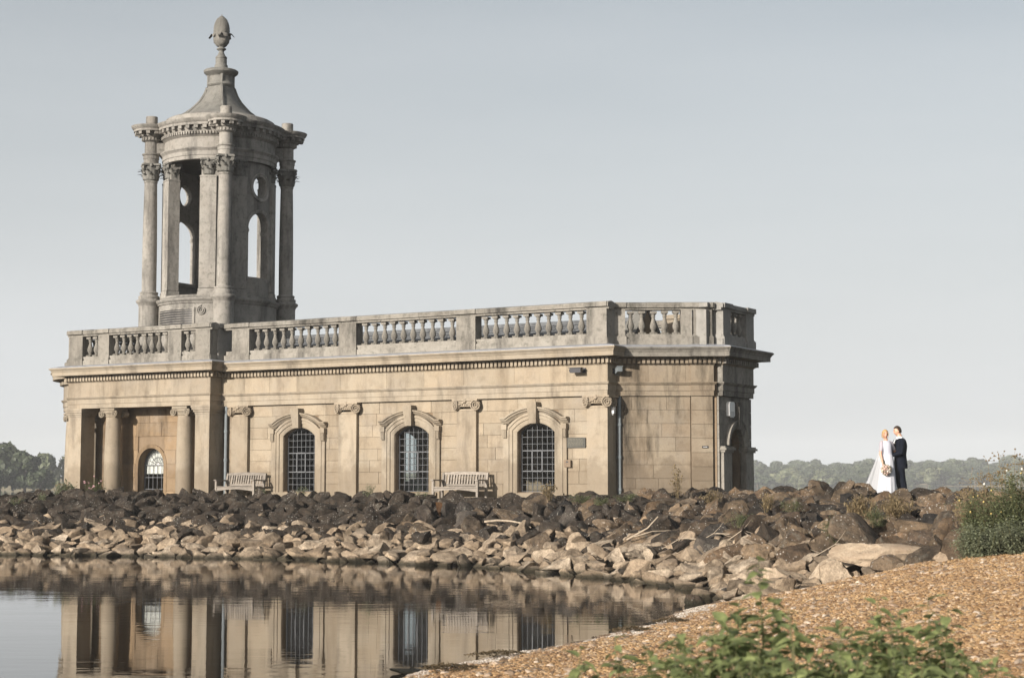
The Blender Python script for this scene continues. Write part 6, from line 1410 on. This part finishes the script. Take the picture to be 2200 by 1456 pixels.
loft([(-.30, .0, 1.085, .121, .108), (-.30, .0, 1.02, .135, .12), (-.305, .0, .90, .160, .145), (-.312, .0, .72, .178, .18), (-.322, -.005, .50, .20, .215), (-.335, -.01, .28, .225, .25), (-.345, -.012, .12, .245, .275), (-.35, -.012, .015, .262, .30)], GOWN, 'skirt', bride, wave=pl(13, .075))
# long tulle train from the shoulders, spread out on the ground to the left
m = MB(); pts = []; nu, nv = 26, 16
for i in range(nv + 1):
    t = i / nv; z = 1.36 * (1 - t) ** 1.12 + .02
    for j in range(nu + 1):
        s = j / nu; x_r = -.40 + .10 * t - .02; x_l = -.43 - .60 * t ** 1.08; fold = .030 * t * math.sin(s * 21 + 2 * math.sin(s * 7)) + .012 * t * math.sin(s * 47)
        x = x_l + (x_r - x_l) * s; y = .075 + .05 * t + (-.20 * t) * math.sin(math.pi * .5 * s) + fold; pts.append((x, y, z - .02 * t * math.sin(s * 9) * (1 - t)))
m.add(pts, [(i * (nu + 1) + j, i * (nu + 1) + j + 1, (i + 1) * (nu + 1) + j + 1, (i + 1) * (nu + 1) + j) for i in range(nv) for j in range(nu)])
o = m.build('train', VEIL, bride, 80)
m = MB(); m.tube([(-.445 + .0, .07, 1.36), (-.40, .09, 1.40), (-.34, .095, 1.41)], .02, 8); m.build('train_gathering', GOWN, bride, 60)

# --- bouquet held in the hanging hand
bq = tag(empty('bouquet', (BX - .40, BY - .27, BZ + .70)), 'round bouquet of cream and blush roses held at the bride side', 'bouquet')
ros = [simple('cream_rose', (.62, .54, .44, 1), .8, 0, .12, 60), simple('blush_rose', (.56, .42, .36, 1), .8, 0, .12, 60), simple('ivory_rose', (.64, .60, .54, 1), .8, 0, .1, 60)]
def rose_mesh(mat):
    m = MB(); m.lathe([(0, .035), (.012, .034), (.02, .02), (.018, -.02), (0, -.03)], n=10)
    for L_ in range(3):
        for k in range(5):
            a0 = k * 1.2566 + L_ * .6; rad = .018 + .012 * L_; pts = []
            for i in range(4):
                t = i / 3
                for j in range(5): a = a0 + (j - 2) * .36; q_ = rad * (.45 + .65 * t) + .006 * t * t * L_; pts.append((q_ * math.cos(a), q_ * math.sin(a), -.025 + (.058 - .010 * L_) * t - .006 * abs(j - 2) * t))
            m.add(pts, [(i * 5 + j, i * 5 + j + 1, i * 5 + j + 6, i * 5 + j + 5) for i in range(3) for j in range(4)])
    return m.mesh('rose', mat, 60, fix=False)
RM = [rose_mesh(q_) for q_ in ros]; r_ = random.Random(12)
for i in range(26):
    g = i + .5; ph = math.acos(1 - 2 * g / 26 * .92); th = math.pi * (1 + 5 ** .5) * g; d = Vector((math.cos(th) * math.sin(ph), -math.cos(ph) * .85, math.sin(th) * math.sin(ph))); s_ = r_.uniform(.8, 1.25)
    inst('rose', RM[r_.randrange(3)], bq, tuple(d * .108), d.to_track_quat('Z', 'Y').to_euler(), (s_,) * 3)
m = MB()
for i in range(90):
    d = Vector((r_.gauss(0, 1), r_.gauss(0, 1), r_.gauss(0, 1))).normalized(); p = d * r_.uniform(.08, .125); e = d * r_.uniform(.13, .175) + Vector((r_.gauss(0, .015), 0, r_.gauss(0, .015))); s_ = d.cross(Vector((.3, .2, 1))).normalized() * .013; mid = (p + e) / 2
    m.add([tuple(p), tuple(mid + s_), tuple(e), tuple(mid - s_)], [(0, 1, 2, 3)])
m.build('leaves', M['leaf_sage'], bq, None, 'stuff', False)
m = MB()
for i in range(9): a = i * .7; m.tube([(.02 * math.cos(a), .02 * math.sin(a), .02), (-.03 + .012 * math.cos(a), .10 + .012 * math.sin(a), .15), (-.05 + .02 * math.cos(a), .13 + .02 * math.sin(a), .25)], .005, 5)
m.build('stems', M['stem'], bq)

# no two objects keep a suffix in their mesh names only; drop unused data
for me in [m for m in bpy.data.meshes if m.users == 0]: bpy.data.meshes.remove(me)
